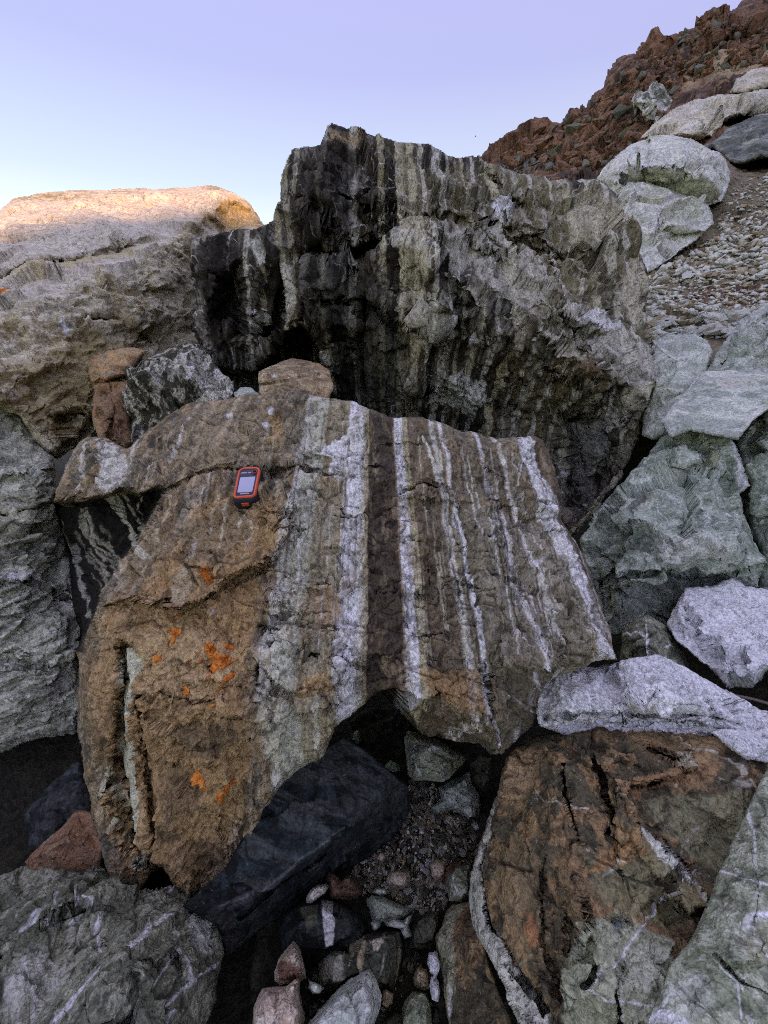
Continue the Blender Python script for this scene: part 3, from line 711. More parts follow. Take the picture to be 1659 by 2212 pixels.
rock('boulder', [(418, 520), (450, 508), (500, 500), (545, 498), (575, 490), (598, 478), (604, 455), (603, 420), (606, 390), (616, 350), (630, 322), (660, 314), (690, 310), (702, 285), (716, 262), (740, 270), (775, 276), (792, 292), (840, 306), (890, 305), (930, 312), (960, 328), (990, 338), (1035, 332), (1055, 345),
     (1085, 362), (1110, 370), (1150, 382), (1200, 392), (1250, 390), (1292, 392), (1325, 412), (1345, 445), (1352, 490), (1368, 545), (1388, 580), (1396, 630), (1397, 700), (1394, 790), (1392, 870), (1386, 935), (1360, 1000), (1320, 1060), (1275, 1120), (1252, 1150), (1215, 1180), (1150, 1080), (1090, 990), (980, 960), (820, 930), (700, 880),
     (560, 870), (490, 850), (455, 790), (430, 745), (412, 715), (420, 650), (416, 590)],
     [(420, 525, 'y', 2.3), (500, 500, 'y', 2.3), (575, 490, 'y', 2.25), (603, 430, 'y', 2.2), (630, 322, 'y', 2.25), (716, 264, 'y', 2.3), (792, 292, 'y', 2.38), (930, 312, 'y', 2.5), (1055, 345, 'y', 2.5), (1200, 392, 'y', 2.45), (1292, 394, 'y', 2.4), (1348, 460, 'y', 2.3),
      (1392, 610, 'y', 2.12), (1396, 720, 'y', 2.0), (1390, 870, 'y', 1.78), (1360, 1000, 'y', 1.62), (1260, 1140, 'y', 1.42), (1215, 1170, 'y', 1.5),
      (690, 380, 'y', 2.0), (640, 440, 'y', 2.0), (790, 400, 'y', 2.08), (740, 500, 'y', 1.9), (840, 480, 'y', 1.98), (680, 545, 'y', 2.02), (780, 548, 'y', 1.95),
      (860, 520, 'y', 1.84), (960, 565, 'y', 1.74), (1060, 640, 'y', 1.66), (1180, 715, 'y', 1.60), (1300, 790, 'y', 1.58), (1380, 855, 'y', 1.70),
      (620, 560, 'y', 1.98), (560, 560, 'y', 2.1), (480, 600, 'y', 2.15), (430, 700, 'y', 2.1), (540, 700, 'y', 2.05), (620, 690, 'y', 1.9), (700, 620, 'y', 1.85), (720, 760, 'y', 1.98),
      (760, 880, 'y', 2.12), (880, 760, 'y', 1.92), (880, 900, 'y', 2.1), (1000, 800, 'y', 1.88), (1000, 940, 'y', 2.05), (1120, 850, 'y', 1.86), (1120, 970, 'y', 1.98), (1230, 900, 'y', 1.9), (1230, 1060, 'y', 1.85), (1330, 950, 'y', 1.58),
      (950, 420, 'y', 2.2), (1050, 520, 'y', 1.98), (1150, 600, 'y', 1.84), (1250, 520, 'y', 2.12), (1320, 640, 'y', 1.9), (1300, 720, 'y', 1.74), (1150, 460, 'y', 2.2)],
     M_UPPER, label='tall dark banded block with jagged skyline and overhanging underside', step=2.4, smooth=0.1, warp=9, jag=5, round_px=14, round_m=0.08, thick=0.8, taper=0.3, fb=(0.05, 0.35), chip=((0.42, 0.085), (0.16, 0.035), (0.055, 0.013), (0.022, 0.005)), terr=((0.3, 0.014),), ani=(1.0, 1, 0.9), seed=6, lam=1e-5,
     feats=[('pit', [(545, 880), (575, 775), (600, 725), (650, 694), (688, 725), (705, 790), (728, 850), (735, 900)], 0.7, 12, 6), ('pit', [(425, 760), (470, 778), (530, 800), (570, 760), (590, 745), (600, 880), (480, 880)], 0.6, 14, 6),
            ('pit', [(455, 590), (530, 555), (538, 640), (528, 700), (480, 730), (450, 680)], 0.25, 26, 14), ('pit', [(600, 560), (618, 600), (625, 690), (590, 740), (555, 745), (575, 640)], 0.22, 10, 6),
            ('crack', [(640, 525), (700, 545), (760, 552), (820, 530), (860, 500)], 0.16, 16), ('crack', [(1100, 880), (1180, 900), (1230, 880)], 0.1, 12),
            ('crack', [(700, 600), (705, 700), (720, 800)], 0.12, 10), ('crack', [(790, 640), (785, 760), (790, 880)], 0.1, 14), ('crack', [(650, 560), (660, 640), (650, 690)], 0.1, 9),
            ('crack', [(950, 460), (1010, 470), (1090, 540), (1200, 560), (1350, 540)], 0.05, 8), ('crack', [(1120, 520), (1180, 545)], 0.08, 14), ('crack', [(1050, 350), (1080, 420), (1140, 440)], 0.06, 8),
            ('pit', [(1180, 880), (1250, 870), (1330, 900), (1290, 960), (1255, 1080), (1210, 1060), (1190, 960)], 0.16, 26, 12), ('pit', [(1090, 720), (1130, 730), (1110, 830), (1080, 830)], 0.06, 14, 8)] + UFRACT,
     paint=[('area', [(800, 310), (1050, 345), (1290, 395), (1350, 460), (1395, 620), (1395, 840), (1300, 780), (1180, 705), (1060, 630), (950, 555), (860, 510), (870, 400)], lin('#857c62'), 0.22, 24, 16, 0.12), ('area', [(1055, 440), (1090, 420), (1115, 450), (1100, 485), (1065, 480)], lin('#c9cad0'), 0.95, 6, 8, 0.04), ('area', [(960, 470), (1080, 480), (1180, 580), (1210, 640), (1150, 660), (1040, 600), (980, 540)], lin('#b0aaa2'), 0.45, 20, 26, 0.08),
            ('area', [(1180, 650), (1260, 650), (1330, 700), (1390, 760), (1390, 850), (1300, 780), (1230, 730)], lin('#b5b0a6'), 0.45, 16, 20, 0.06), ('area', [(1270, 660), (1300, 655), (1330, 690), (1340, 720), (1300, 710)], lin('#d6d3d0'), 0.9, 6, 8, 0.04),
            ('area', [(1230, 400), (1300, 395), (1345, 440), (1355, 520), (1280, 525), (1230, 500)], lin('#a29682'), 0.6, 20, 16, 0.15), ('area', [(1340, 560), (1385, 580), (1392, 690), (1360, 730), (1330, 650)], lin('#9f9281'), 0.75, 14, 10, 0.1),
            ('area', [(930, 830), (990, 800), (1050, 830), (1060, 880), (1000, 900), (920, 880)], lin('#9a9a9e'), 0.95, 5, 8, 0.03), ('area', [(1020, 720), (1040, 740), (1010, 790), (1000, 760)], lin('#9a9aa6'), 0.9, 6, 8, 0.05),
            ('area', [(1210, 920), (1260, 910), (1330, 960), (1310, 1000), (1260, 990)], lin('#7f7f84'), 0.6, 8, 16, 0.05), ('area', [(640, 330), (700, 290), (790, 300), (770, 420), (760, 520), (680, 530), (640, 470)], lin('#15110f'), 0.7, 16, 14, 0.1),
            ('area', [(700, 265), (790, 285), (780, 310), (710, 300)], lin('#7a6247'), 0.7, 10, 6, 0.1), ('area', [(610, 560), (640, 580), (645, 690), (610, 700), (605, 620)], lin('#8e8c88'), 0.85, 8, 6, 0.06),
            ('area', [(530, 510), (565, 505), (570, 560), (545, 570)], lin('#9c9c9c'), 0.8, 8, 8, 0.06), ('area', [(540, 690), (590, 680), (600, 720), (550, 730)], lin('#8b8e90'), 0.8, 8, 8, 0.06),
            ('area', [(1210, 740), (1290, 780), (1340, 830), (1240, 800)], lin('#4a3b31'), 0.8, 12, 8, 0.1), ('area', [(880, 620), (960, 640), (980, 740), (900, 760), (880, 690)], lin('#8d8a84'), 0.6, 10, 26, 0.05),
            ('area', [(430, 530), (520, 520), (525, 700), (500, 780), (440, 740)], lin('#161210'), 0.85, 14, 10, 0.1), ('area', [(560, 500), (605, 480), (606, 560), (600, 720), (565, 740), (570, 600)], lin('#14120f'), 0.85, 8, 6, 0.06), ('area', [(650, 560), (740, 560), (860, 600), (890, 760), (860, 880), (740, 870), (700, 760), (650, 690)], lin('#12140f'), 0.55, 30, 20, 0.06), ('line', [(840, 510), (960, 565), (1060, 640), (1180, 715), (1300, 790), (1385, 850)], 7, lin('#b3ada0'), 0.6),  # dark stone with recess and underside shade painted in; pale line marks the ridge
            ('line', [(1270, 1120), (1330, 1040), (1375, 930), (1385, 850)], 40, lin('#9d927f'), 0.5), ('line', [(1330, 830), (1310, 900), (1315, 960)], 4, ICE, 0.7), ('line', [(1190, 1040), (1240, 1000), (1300, 1000)], 4, ICE, 0.6)])

# ------------------------------------------------------------------ stones wedged between the blocks
rock('rock', [(276, 800), (300, 775), (350, 760), (400, 742), (425, 745), (445, 765), (470, 790), (495, 818), (502, 850), (480, 900), (420, 930), (345, 950), (300, 975), (280, 955), (278, 880)],
     [(280, 800, 'y', 1.62), (350, 762, 'y', 1.72), (410, 745, 'y', 1.78), (470, 790, 'y', 1.66), (500, 850, 'y', 1.5), (400, 800, 'y', 1.55), (340, 850, 'y', 1.46), (400, 880, 'y', 1.42), (300, 960, 'y', 1.34), (440, 860, 'y', 1.45), (310, 890, 'y', 1.42)],
     M_SPECK, label='jagged black and white speckled rock behind the banded slab', cat='rock', step=2.5, smooth=0.2, jag=7, round_px=12, round_m=0.06, thick=0.35, fb=(0.05, 0.12), chip=((0.09, 0.07), (0.03, 0.025), (0.014, 0.009)), seed=12)
rock('rock', [(190, 805), (196, 775), (235, 757), (290, 750), (322, 757), (300, 778), (284, 800), (287, 880), (292, 960), (270, 972), (240, 960), (212, 945), (200, 905), (205, 845)],
     [(192, 805, 'y', 1.56), (235, 758, 'y', 1.66), (310, 757, 'y', 1.72), (240, 800, 'y', 1.50), (285, 810, 'y', 1.56), (210, 860, 'y', 1.46), (285, 900, 'y', 1.46), (240, 900, 'y', 1.36), (260, 965, 'y', 1.3)],
     M_RUST, label='rust orange stone wedged beside the jagged speckled rock', cat='rock', step=2.5, smooth=0.25, jag=3, round_px=16, round_m=0.06, thick=0.3, fb=(0.02, 0.12), chip=((0.09, 0.03), (0.03, 0.008)), seed=13,
     feats=[('crack', [(195, 835), (240, 820), (285, 812)], 0.06, 8), ('crack', [(240, 830), (245, 900), (235, 950)], 0.03, 6)], paint=[('area', [(200, 840), (290, 820), (295, 970), (210, 950)], lin('#4f3930'), 0.65, 12, 10, 0.06)])
rock('rock', [(557, 803), (585, 790), (630, 772), (690, 785), (712, 800), (722, 838), (706, 870), (640, 875), (560, 870)],
     [(557, 803, 'y', 1.62), (630, 774, 'y', 1.85), (710, 800, 'y', 1.72), (560, 825, 'y', 1.56), (640, 828, 'y', 1.5), (715, 840, 'y', 1.55), (640, 870, 'y', 1.47), (562, 866, 'y', 1.5)],
     M_BROWNS, label='flat brown slab lying in the mouth of the small cave', cat='slab', step=2.4, smooth=0.05, warp=5, jag=2, round_px=6, round_m=0.02, thick=0.3, fb=(0.012, 0.1), chip=((0.06, 0.012),), seed=14, feats=[('crack', [(560, 832), (600, 826), (690, 812)], 0.02, 5)],
     paint=[('area', [(585, 808), (595, 806), (596, 814), (586, 816)], ICE, 0.9, 2, 1, 0.03)])
rock('rock', [(505, 850), (520, 836), (545, 838), (560, 852), (556, 872), (512, 872)], [(505, 850, 'y', 1.44), (530, 836, 'y', 1.5), (558, 852, 'y', 1.44), (530, 870, 'y', 1.36)],
     M_GREY, label='small blue grey stone below the cave beside the brown slab', cat='rock', step=2.4, jag=1.5, round_px=8, round_m=0.02, thick=0.12, fb=(0.008, 0.06), chip=((0.04, 0.01),), seed=15)

# ------------------------------------------------------------------ the banded slab in the middle
def layer_line(x0, y0, y1, wd, colr, al, xr=1190.0):
    """a thin layer: straight in the stone, so it runs to the layers' common vanishing point"""
    f = lambda y: 807 + (x0 - 807) * (y - 18) / (xr - 18)
    return ('line', [(f(y0), y0), (f((y0 + y1) / 2), (y0 + y1) / 2), (f(y1), y1)], wd, colr, al, 2.5)
_r = random.Random(4)
LAYERS = []
for _ in range(56):
    x0 = _r.uniform(975, 1255); a0 = _r.uniform(930, 1250); a1 = min(1440, a0 + _r.uniform(90, 330))
    LAYERS.append(layer_line(x0, a0, a1, _r.uniform(1.0, 2.2), _r.choice([lin('#bfbbb1'), lin('#a39d90'), lin('#332b26'), lin('#29221e'), lin('#3d342c'), lin('#2b2420')]), _r.uniform(0.45, 0.85)))
for _ in range(26):
    x0 = _r.uniform(605, 795); a0 = _r.uniform(850, 1250); a1 = min(1500, a0 + _r.uniform(80, 300))
    LAYERS.append(layer_line(x0, a0, a1, _r.uniform(1.4, 3.0), _r.choice([lin('#cfcbc3'), lin('#b5b3a4'), lin('#4a4138'), lin('#3d352d')]), _r.uniform(0.4, 0.75)))
for _ in range(14):
    x0 = _r.uniform(880, 975); a0 = _r.uniform(905, 1250); a1 = min(1440, a0 + _r.uniform(80, 250))
    LAYERS.append(layer_line(x0, a0, a1, _r.uniform(1.5, 3.0), _r.choice([lin('#8f8570'), lin('#2e2722'), lin('#a89f88')]), _r.uniform(0.4, 0.7)))
for _ in range(16):
    x0 = _r.uniform(230, 600); a0 = _r.uniform(900, 1200); a1 = a0 + _r.uniform(40, 130)
    LAYERS.append(layer_line(x0, a0, a1, _r.uniform(1.5, 3.5), _r.choice([lin('#b9a58c'), lin('#c4b8a8'), lin('#3d332a')]), _r.uniform(0.4, 0.7)))
WEDGE = []
for _ in range(22):
    x0, y0 = _r.uniform(125, 320), _r.uniform(1070, 1250); ln = _r.uniform(40, 130)
    WEDGE.append(('line', [(x0, y0), (x0 + ln * 0.28, y0 + ln * 0.5), (x0 + ln * 0.45, y0 + ln)], _r.uniform(1.5, 6), _r.choice([lin('#a39e90'), lin('#6d685c'), lin('#857f70')]), _r.uniform(0.4, 0.8)))
WEDGE = [q for q in WEDGE if inside(np.array([q[1][1][0]]), np.array([q[1][1][1]]), [(125, 1085), (345, 1060), (300, 1165), (230, 1265), (180, 1390), (150, 1390)])[0]]
PLANE = [(405, 872), (520, 858), (640, 843), (760, 868), (862, 903), (1000, 930), (1110, 948), (1165, 944), (600, 950), (800, 1000), (1000, 1050), (450, 960), (300, 985), (230, 985), (620, 1100), (450, 1100), (850, 1150), (1100, 1150), (1180, 1060),
         (350, 1150), (330, 1020), (700, 1250), (950, 1300), (1150, 1300), (1250, 1300), (600, 1320), (860, 1420), (1000, 1440)]
rock('boulder', [(405, 872), (430, 868), (520, 858), (600, 846), (640, 843), (700, 858), (760, 868), (797, 882), (840, 897), (862, 903), (905, 900), (960, 912), (1000, 930), (1060, 945), (1110, 948), (1160, 942), (1172, 950), (1190, 990), (1205, 1040), (1215, 1120), (1245, 1170), (1270, 1220), (1300, 1300), (1330, 1400),
     (1336, 1428), (1290, 1432), (1215, 1455), (1170, 1485), (1165, 1520), (1150, 1570), (1110, 1605), (1088, 1634), (1060, 1628), (1035, 1608), (985, 1600), (940, 1588), (912, 1592), (890, 1555), (880, 1505), (850, 1490), (815, 1496), (790, 1520), (760, 1550), (722, 1572), (700, 1635), (650, 1662), (610, 1690), (565, 1760),
     (545, 1825), (495, 1880), (455, 1925), (420, 1945), (388, 1938), (372, 1912), (350, 1872), (325, 1888), (305, 1918), (272, 1926), (240, 1902), (220, 1840), (200, 1760), (185, 1680), (175, 1600), (166, 1500), (172, 1440), (160, 1390), (150, 1300), (140, 1200), (130, 1120), (112, 1075), (125, 1040), (150, 990), (185, 945),
     (215, 943), (240, 953), (275, 966), (310, 935), (345, 908), (372, 888)],
     [p + ('m', 0.0) for p in PLANE] +
     [(190, 950, 'm', 0.03), (118, 1075, 'm', 0.04), (140, 1200, 'd', 1.15), (160, 1380, 'd', 1.06), (1200, 1000, 'm', 0.05), (1215, 1110, 'm', 0.04), (1290, 1270, 'm', 0.02), (1334, 1420, 'm', 0.03), (1200, 1420, 'm', 0.0), (1100, 1430, 'm', 0.0),
      (1165, 1490, 'd', 0.76), (1150, 1570, 'd', 0.84), (1085, 1630, 'd', 0.80), (1060, 1560, 'd', 0.70), (1040, 1605, 'd', 0.86), (950, 1585, 'd', 0.86), (960, 1520, 'm', 0.0), (895, 1500, 'd', 0.69), (850, 1480, 'd', 0.69), (800, 1490, 'd', 0.70), (745, 1555, 'd', 0.72),
      (690, 1470, 'd', 0.70), (640, 1560, 'd', 0.735), (600, 1420, 'd', 0.72), (690, 1630, 'd', 0.79), (580, 1650, 'd', 0.76), (610, 1685, 'd', 0.80), (400, 1330, 'd', 0.755), (270, 1330, 'd', 0.80), (200, 1330, 'd', 0.90), (180, 1450, 'd', 0.92), (260, 1450, 'd', 0.79), (400, 1420, 'd', 0.74), (520, 1450, 'd', 0.725),
      (185, 1650, 'd', 0.90), (280, 1650, 'd', 0.84), (340, 1600, 'd', 0.78), (500, 1600, 'd', 0.755), (545, 1780, 'd', 0.85), (450, 1750, 'd', 0.80), (350, 1760, 'd', 0.82), (240, 1880, 'd', 0.95), (300, 1900, 'd', 0.95), (420, 1930, 'd', 0.92), (360, 1880, 'd', 0.93), (490, 1870, 'd', 0.90)],
     M_MAIN, label='big banded slab with white stripes and rust brown lobe carrying the handset', step=2.3, smooth=0.35, warp=8, jag=4, round_px=20, round_m=0.035, thick=0.5, taper=0.35, fb=(0.014, 0.14), chip=((0.1, 0.015), (0.04, 0.010), (0.016, 0.004)), terr=((0.16, 0.010), (0.05, 0.005)), ani=(1.3, 1, 1), seed=7, lam=1e-5,
     feats=[('pit', [(112, 1082), (160, 1078), (205, 1072), (240, 1060), (262, 1052), (300, 1062), (345, 1050), (352, 1075), (330, 1110), (300, 1165), (262, 1215), (230, 1270), (205, 1330), (175, 1400), (150, 1420), (130, 1300)], 0.30, 10, 4),
            ('crack', [(490, 1008), (440, 1018), (395, 1040), (345, 1058)], 0.025, 5), ('crack', [(490, 1010), (560, 1022), (600, 1022), (634, 1005)], 0.05, 11), ('step', [(500, 1020), (570, 1032), (640, 1020)], 0.012, 50),
            ('step', [(225, 1310), (270, 1296), (310, 1306), (350, 1315), (385, 1322), (430, 1300), (470, 1270), (520, 1235), (590, 1215), (620, 1160), (640, 1100)], 0.055, 150),
            ('step', [(545, 1090), (580, 1150), (620, 1110)], 0.015, 50), ('crack', [(600, 1385), (560, 1440), (555, 1500), (545, 1560)], 0.05, 10), ('step', [(560, 1440), (500, 1500), (420, 1520), (360, 1500), (330, 1480)], 0.03, 120),
            ('crack', [(270, 1400), (268, 1480), (262, 1560), (255, 1640), (270, 1740), (300, 1840), (340, 1880)], 0.07, 20), ('crack', [(300, 1500), (310, 1600), (320, 1700), (345, 1860)], 0.05, 12), ('crack', [(215, 1410), (260, 1402), (290, 1390)], 0.02, 6),
            ('crack', [(650, 1010), (700, 1025), (760, 1032)], 0.03, 12), ('pit', [(640, 975), (750, 990), (750, 1035), (690, 1040), (650, 1015)], 0.018, 8, 8), ('crack', [(870, 1062), (920, 1045), (960, 1058), (970, 1080)], 0.03, 7), ('step', [(860, 1075), (920, 1078), (975, 1085), (1000, 1100)], 0.02, 40),
            ('crack', [(1000, 1090), (1060, 1082), (1120, 1088), (1180, 1092)], 0.012, 5), ('crack', [(560, 1420), (640, 1410), (720, 1420), (790, 1440)], 0.02, 5), ('crack', [(560, 1350), (620, 1370), (680, 1345)], 0.016, 4),
            ('step', [(600, 1480), (660, 1500), (715, 1490), (745, 1440)], 0.03, 70), ('crack', [(880, 1420), (960, 1430), (1040, 1435)], 0.012, 4), ('crack', [(870, 1450), (880, 1500), (890, 1560)], 0.04, 8), ('step', [(1085, 1440), (1150, 1450), (1215, 1440)], 0.05, 80),
            ('crack', [(1045, 1430), (1060, 1500), (1075, 1600)], 0.02, 6), ('crack', [(570, 1200), (560, 1260), (600, 1290)], 0.016, 5), ('crack', [(700, 1080), (760, 1120), (790, 1110)], 0.01, 4), ('crack', [(820, 1290), (870, 1280), (930, 1282)], 0.02, 6),
            ('pit', [(880, 1540), (905, 1520), (935, 1545), (1000, 1575), (1060, 1600), (1060, 1630), (1000, 1615), (940, 1595), (905, 1595)], 0.12, 8, 3), ('step', [(640, 1545), (690, 1535), (730, 1545)], 0.03, 60)] + FRACT,
     paint=[('area', [(330, 1180), (430, 1060), (600, 1050), (620, 1150), (560, 1300), (550, 1480), (540, 1800), (430, 1930), (240, 1920), (180, 1650), (170, 1480), (230, 1290)], lin('#8a623a'), 0.65, 40, 26, 0.10), ('area', [(195, 1560), (250, 1540), (262, 1700), (215, 1780)], lin('#3c3026'), 0.6, 16, 14, 0.04), ('area', [(330, 1670), (430, 1650), (450, 1760), (350, 1790)], lin('#41352a'), 0.6, 16, 16, 0.04), ('area', [(400, 1830), (500, 1800), (480, 1880), (420, 1920)], lin('#3a3026'), 0.5, 14, 14, 0.04), ('area', [(380, 1110), (520, 1060), (560, 1120), (470, 1220), (390, 1240)], lin('#4e463a'), 0.55, 20, 18, 0.05), ('area', [(190, 1430), (250, 1420), (250, 1540), (195, 1560)], lin('#7a5a3c'), 0.5, 12, 10, 0.04),
            ('area', [(250, 1350), (420, 1330), (550, 1400), (540, 1500), (420, 1530), (300, 1500)], lin('#a07a58'), 0.45, 30, 24, 0.06), ('area', [(380, 1560), (520, 1520), (545, 1600), (420, 1640)], lin('#3a322b'), 0.6, 20, 18, 0.05),
            ('area', [(390, 880), (640, 850), (630, 1000), (500, 1010), (340, 1040)], lin('#6f5f4e'), 0.5, 20, 20, 0.08), ('area', [(560, 880), (610, 870), (620, 960), (575, 960)], lin('#8a6234'), 0.5, 14, 10, 0.06),
            ('area', [(330, 1300), (360, 1240), (400, 1220), (420, 1240), (390, 1300)], lin('#8a8578'), 0.4, 14, 12, 0.04),
            ('area', [(680, 978), (700, 950), (760, 920), (786, 926), (778, 965), (756, 982), (740, 1036), (708, 1034), (716, 994)], lin('#f0d2c2'), 1.0, 3, 2.5, 0.03), ('area', [(575, 880), (594, 872), (592, 892), (578, 895)], ICE, 0.95, 3, 3, 0.03), ('area', [(562, 905), (580, 903), (582, 918), (566, 922)], ICE, 0.9, 3, 3, 0.03), ('area', [(485, 892), (502, 888), (506, 900), (490, 904)], lin('#dccbb4'), 0.9, 3, 3, 0.03),
            ('area', [(112, 1085), (160, 1082), (205, 1076), (240, 1064), (300, 1066), (350, 1052), (354, 1075), (330, 1112), (300, 1168), (262, 1218), (230, 1272), (205, 1332), (175, 1410), (140, 1420), (125, 1300)], lin('#0f0d0b'), 1.0, 6, 4, 0.03),  # undercut painted black: dark banded stone together with the recess's shade
            *WEDGE, ('line', [(235, 1070), (262, 1120), (300, 1190)], 15, lin('#a09a88'), 0.8), ('line', [(262, 1070), (285, 1110), (310, 1150)], 5, lin('#8d8878'), 0.7), ('line', [(180, 1100), (215, 1180), (230, 1240)], 6, lin('#77736a'), 0.7), ('line', [(160, 1180), (185, 1270), (190, 1330)], 10, lin('#8f8d88'), 0.55), ('line', [(205, 1130), (240, 1190), (250, 1220)], 4, lin('#6a675c'), 0.7),
            ('area', [(208, 948), (245, 958), (285, 1000), (262, 1040), (225, 1066), (195, 1044)], lin('#b5b1a6'), 0.85, 8, 12, 0.02),
            ('line', [(190, 960), (165, 1010), (145, 1060)], 5, lin('#cdb69c'), 0.8), ('line', [(405, 900), (385, 960), (370, 1000)], 5, lin('#c4bcae'), 0.7), ('line', [(300, 950), (270, 1000)], 4, lin('#b9b2a4'), 0.7),
            ('line', [(278, 1420), (272, 1520), (270, 1600), (275, 1700), (295, 1790), (318, 1870)], 26, lin('#a3a68c'), 0.85), ('line', [(240, 1640), (245, 1720), (270, 1830)], 5, lin('#b9b08c'), 0.7), ('line', [(560, 1520), (590, 1600), (600, 1660)], 30, lin('#94906f'), 0.45), ('line', [(690, 1500), (680, 1560), (695, 1640)], 9, lin('#c3b698'), 0.7),
            ('area', [(1000, 1090), (1180, 1090), (1240, 1200), (1210, 1440), (1080, 1440), (1040, 1300)], lin('#8f8a83'), 0.15, 20, 26, 0.04), ('area', [(890, 1440), (1040, 1440), (1060, 1560), (930, 1520)], lin('#7d5834'), 0.6, 14, 14, 0.06), ('area', [(650, 1460), (720, 1450), (725, 1500), (640, 1510)], lin('#8c6540'), 0.7, 8, 8, 0.05), ('area', [(660, 1270), (720, 1250), (740, 1320), (690, 1380)], lin('#7a5c44'), 0.6, 10, 12, 0.05),
            ('line', [(985, 1090), (1005, 1200), (1030, 1330), (1050, 1470), (1080, 1610)], 9, lin('#d6d3cd'), 0.9), ('line', [(915, 935), (945, 1020), (965, 1090)], 6, lin('#b9b4a6'), 0.8), ('line', [(1085, 1090), (1100, 1190), (1115, 1310)], 4, lin('#cfccc6'), 0.75), ('line', [(1120, 1110), (1160, 1240), (1190, 1370)], 4, lin('#cfccc6'), 0.7),
            ('line', [(1130, 950), (1165, 1060), (1220, 1190), (1280, 1310), (1325, 1420)], 17, lin('#cfccc8'), 0.9), ('line', [(1095, 1500), (1140, 1530), (1160, 1545)], 3, ICE, 0.8), ('line', [(1110, 1380), (1150, 1400), (1200, 1420)], 3, ICE, 0.7), ('line', [(1130, 990), (1120, 1050), (1150, 1090)], 3.5, ICE, 0.7), ('line', [(1180, 1200), (1130, 1260), (1160, 1330)], 2.5, ICE, 0.6),
            ('area', [(1060, 1100), (1090, 1110), (1080, 1180), (1050, 1170)], lin('#a9a6a4'), 0.6, 8, 12, 0.03), ('area', [(1090, 1450), (1160, 1455), (1150, 1560), (1090, 1620)], lin('#3a372f'), 0.7, 10, 12, 0.05),
            ('area', [(452, 1330), (462, 1320), (470, 1325), (460, 1336)], lin('#7c7c96'), 0.7, 4, 3, 0.03)] + LAYERS)

LICHEN = NB('orange_lichen')
_p = mk(LICHEN.nt, 'NewGeometry').outputs['Position']
_c = LICHEN.mix(LICHEN.rng(LICHEN.noise(_p, 90, 4, 0.7), 0.38, 0.62), lin('#c9620f'), lin('#f5a648'))
_b = mk(LICHEN.nt, 'Bump'); _b.inputs['Strength'].default_value = 0.8; _b.inputs['Distance'].default_value = 0.004; LICHEN.val(_b.inputs['Height'], LICHEN.noise(_p, 260, 4, 0.7))
_s = mk(LICHEN.nt, 'BsdfPrincipled'); LICHEN.val(_s.inputs['Base Color'], _c); _s.inputs['Roughness'].default_value = 0.95; LICHEN.val(_s.inputs['Normal'], _b.outputs[0])
_o = mk(LICHEN.nt, 'OutputMaterial'); LICHEN.l.new(_s.outputs[0], _o.inputs[0])
def lichen(rname, poly, wob, seed, gs=0.008):
    """a crust of lichen growing on the stone: its own thin raised mesh following the surface"""
    r = REG[rname]; xs = [p[0] for p in poly]; ys = [p[1] for p in poly]
    sel = (r['px'] > min(xs) - 14) & (r['px'] < max(xs) + 14) & (r['py'] > min(ys) - 14) & (r['py'] < max(ys) + 14)
    S = np.full(len(sel), -1.0)
    S[sel] = 3.0 + sdf(r['px'][sel], r['py'][sel], poly) + 0.8 * wob * fbm(r['P'][sel] / gs, 4, seed, 0.65)
    inn = S > 0
    q = r['quads'][inn[r['quads']].all(1)]
    if len(q) == 0: return
    u = np.unique(q); mp = np.full(len(S), -1); mp[u] = np.arange(len(u))
    V = r['P'][u].copy(); d = CAM - V; d /= np.linalg.norm(d, axis=1, keepdims=True)
    hh = 0.0012 + 0.0022 * np.clip(S[u] / 5, 0, 1) + 0.0008 * fbm(V / 0.004, 2, seed + 1)
    top = V + d * hh[:, None]
    q = mp[q]; n = len(u)
    E = np.concatenate([q[:, [0, 1]], q[:, [1, 2]], q[:, [2, 3]], q[:, [3, 0]]]); kk = np.sort(E, 1); kk = kk[:, 0].astype(np.int64) * (n + 1) + kk[:, 1]
    uq, inv, cnt = np.unique(kk, return_inverse=True, return_counts=True); be = E[cnt[inv] == 1]
    side = np.stack([be[:, 1], be[:, 0], be[:, 0] + n, be[:, 1] + n], 1)
    o = r['o']; org = np.array(o.location)
    c = link_mesh('lichen_patch', np.concatenate([top, V - d * 0.002]) - org, [q, side], LICHEN.m)
    c.parent = o

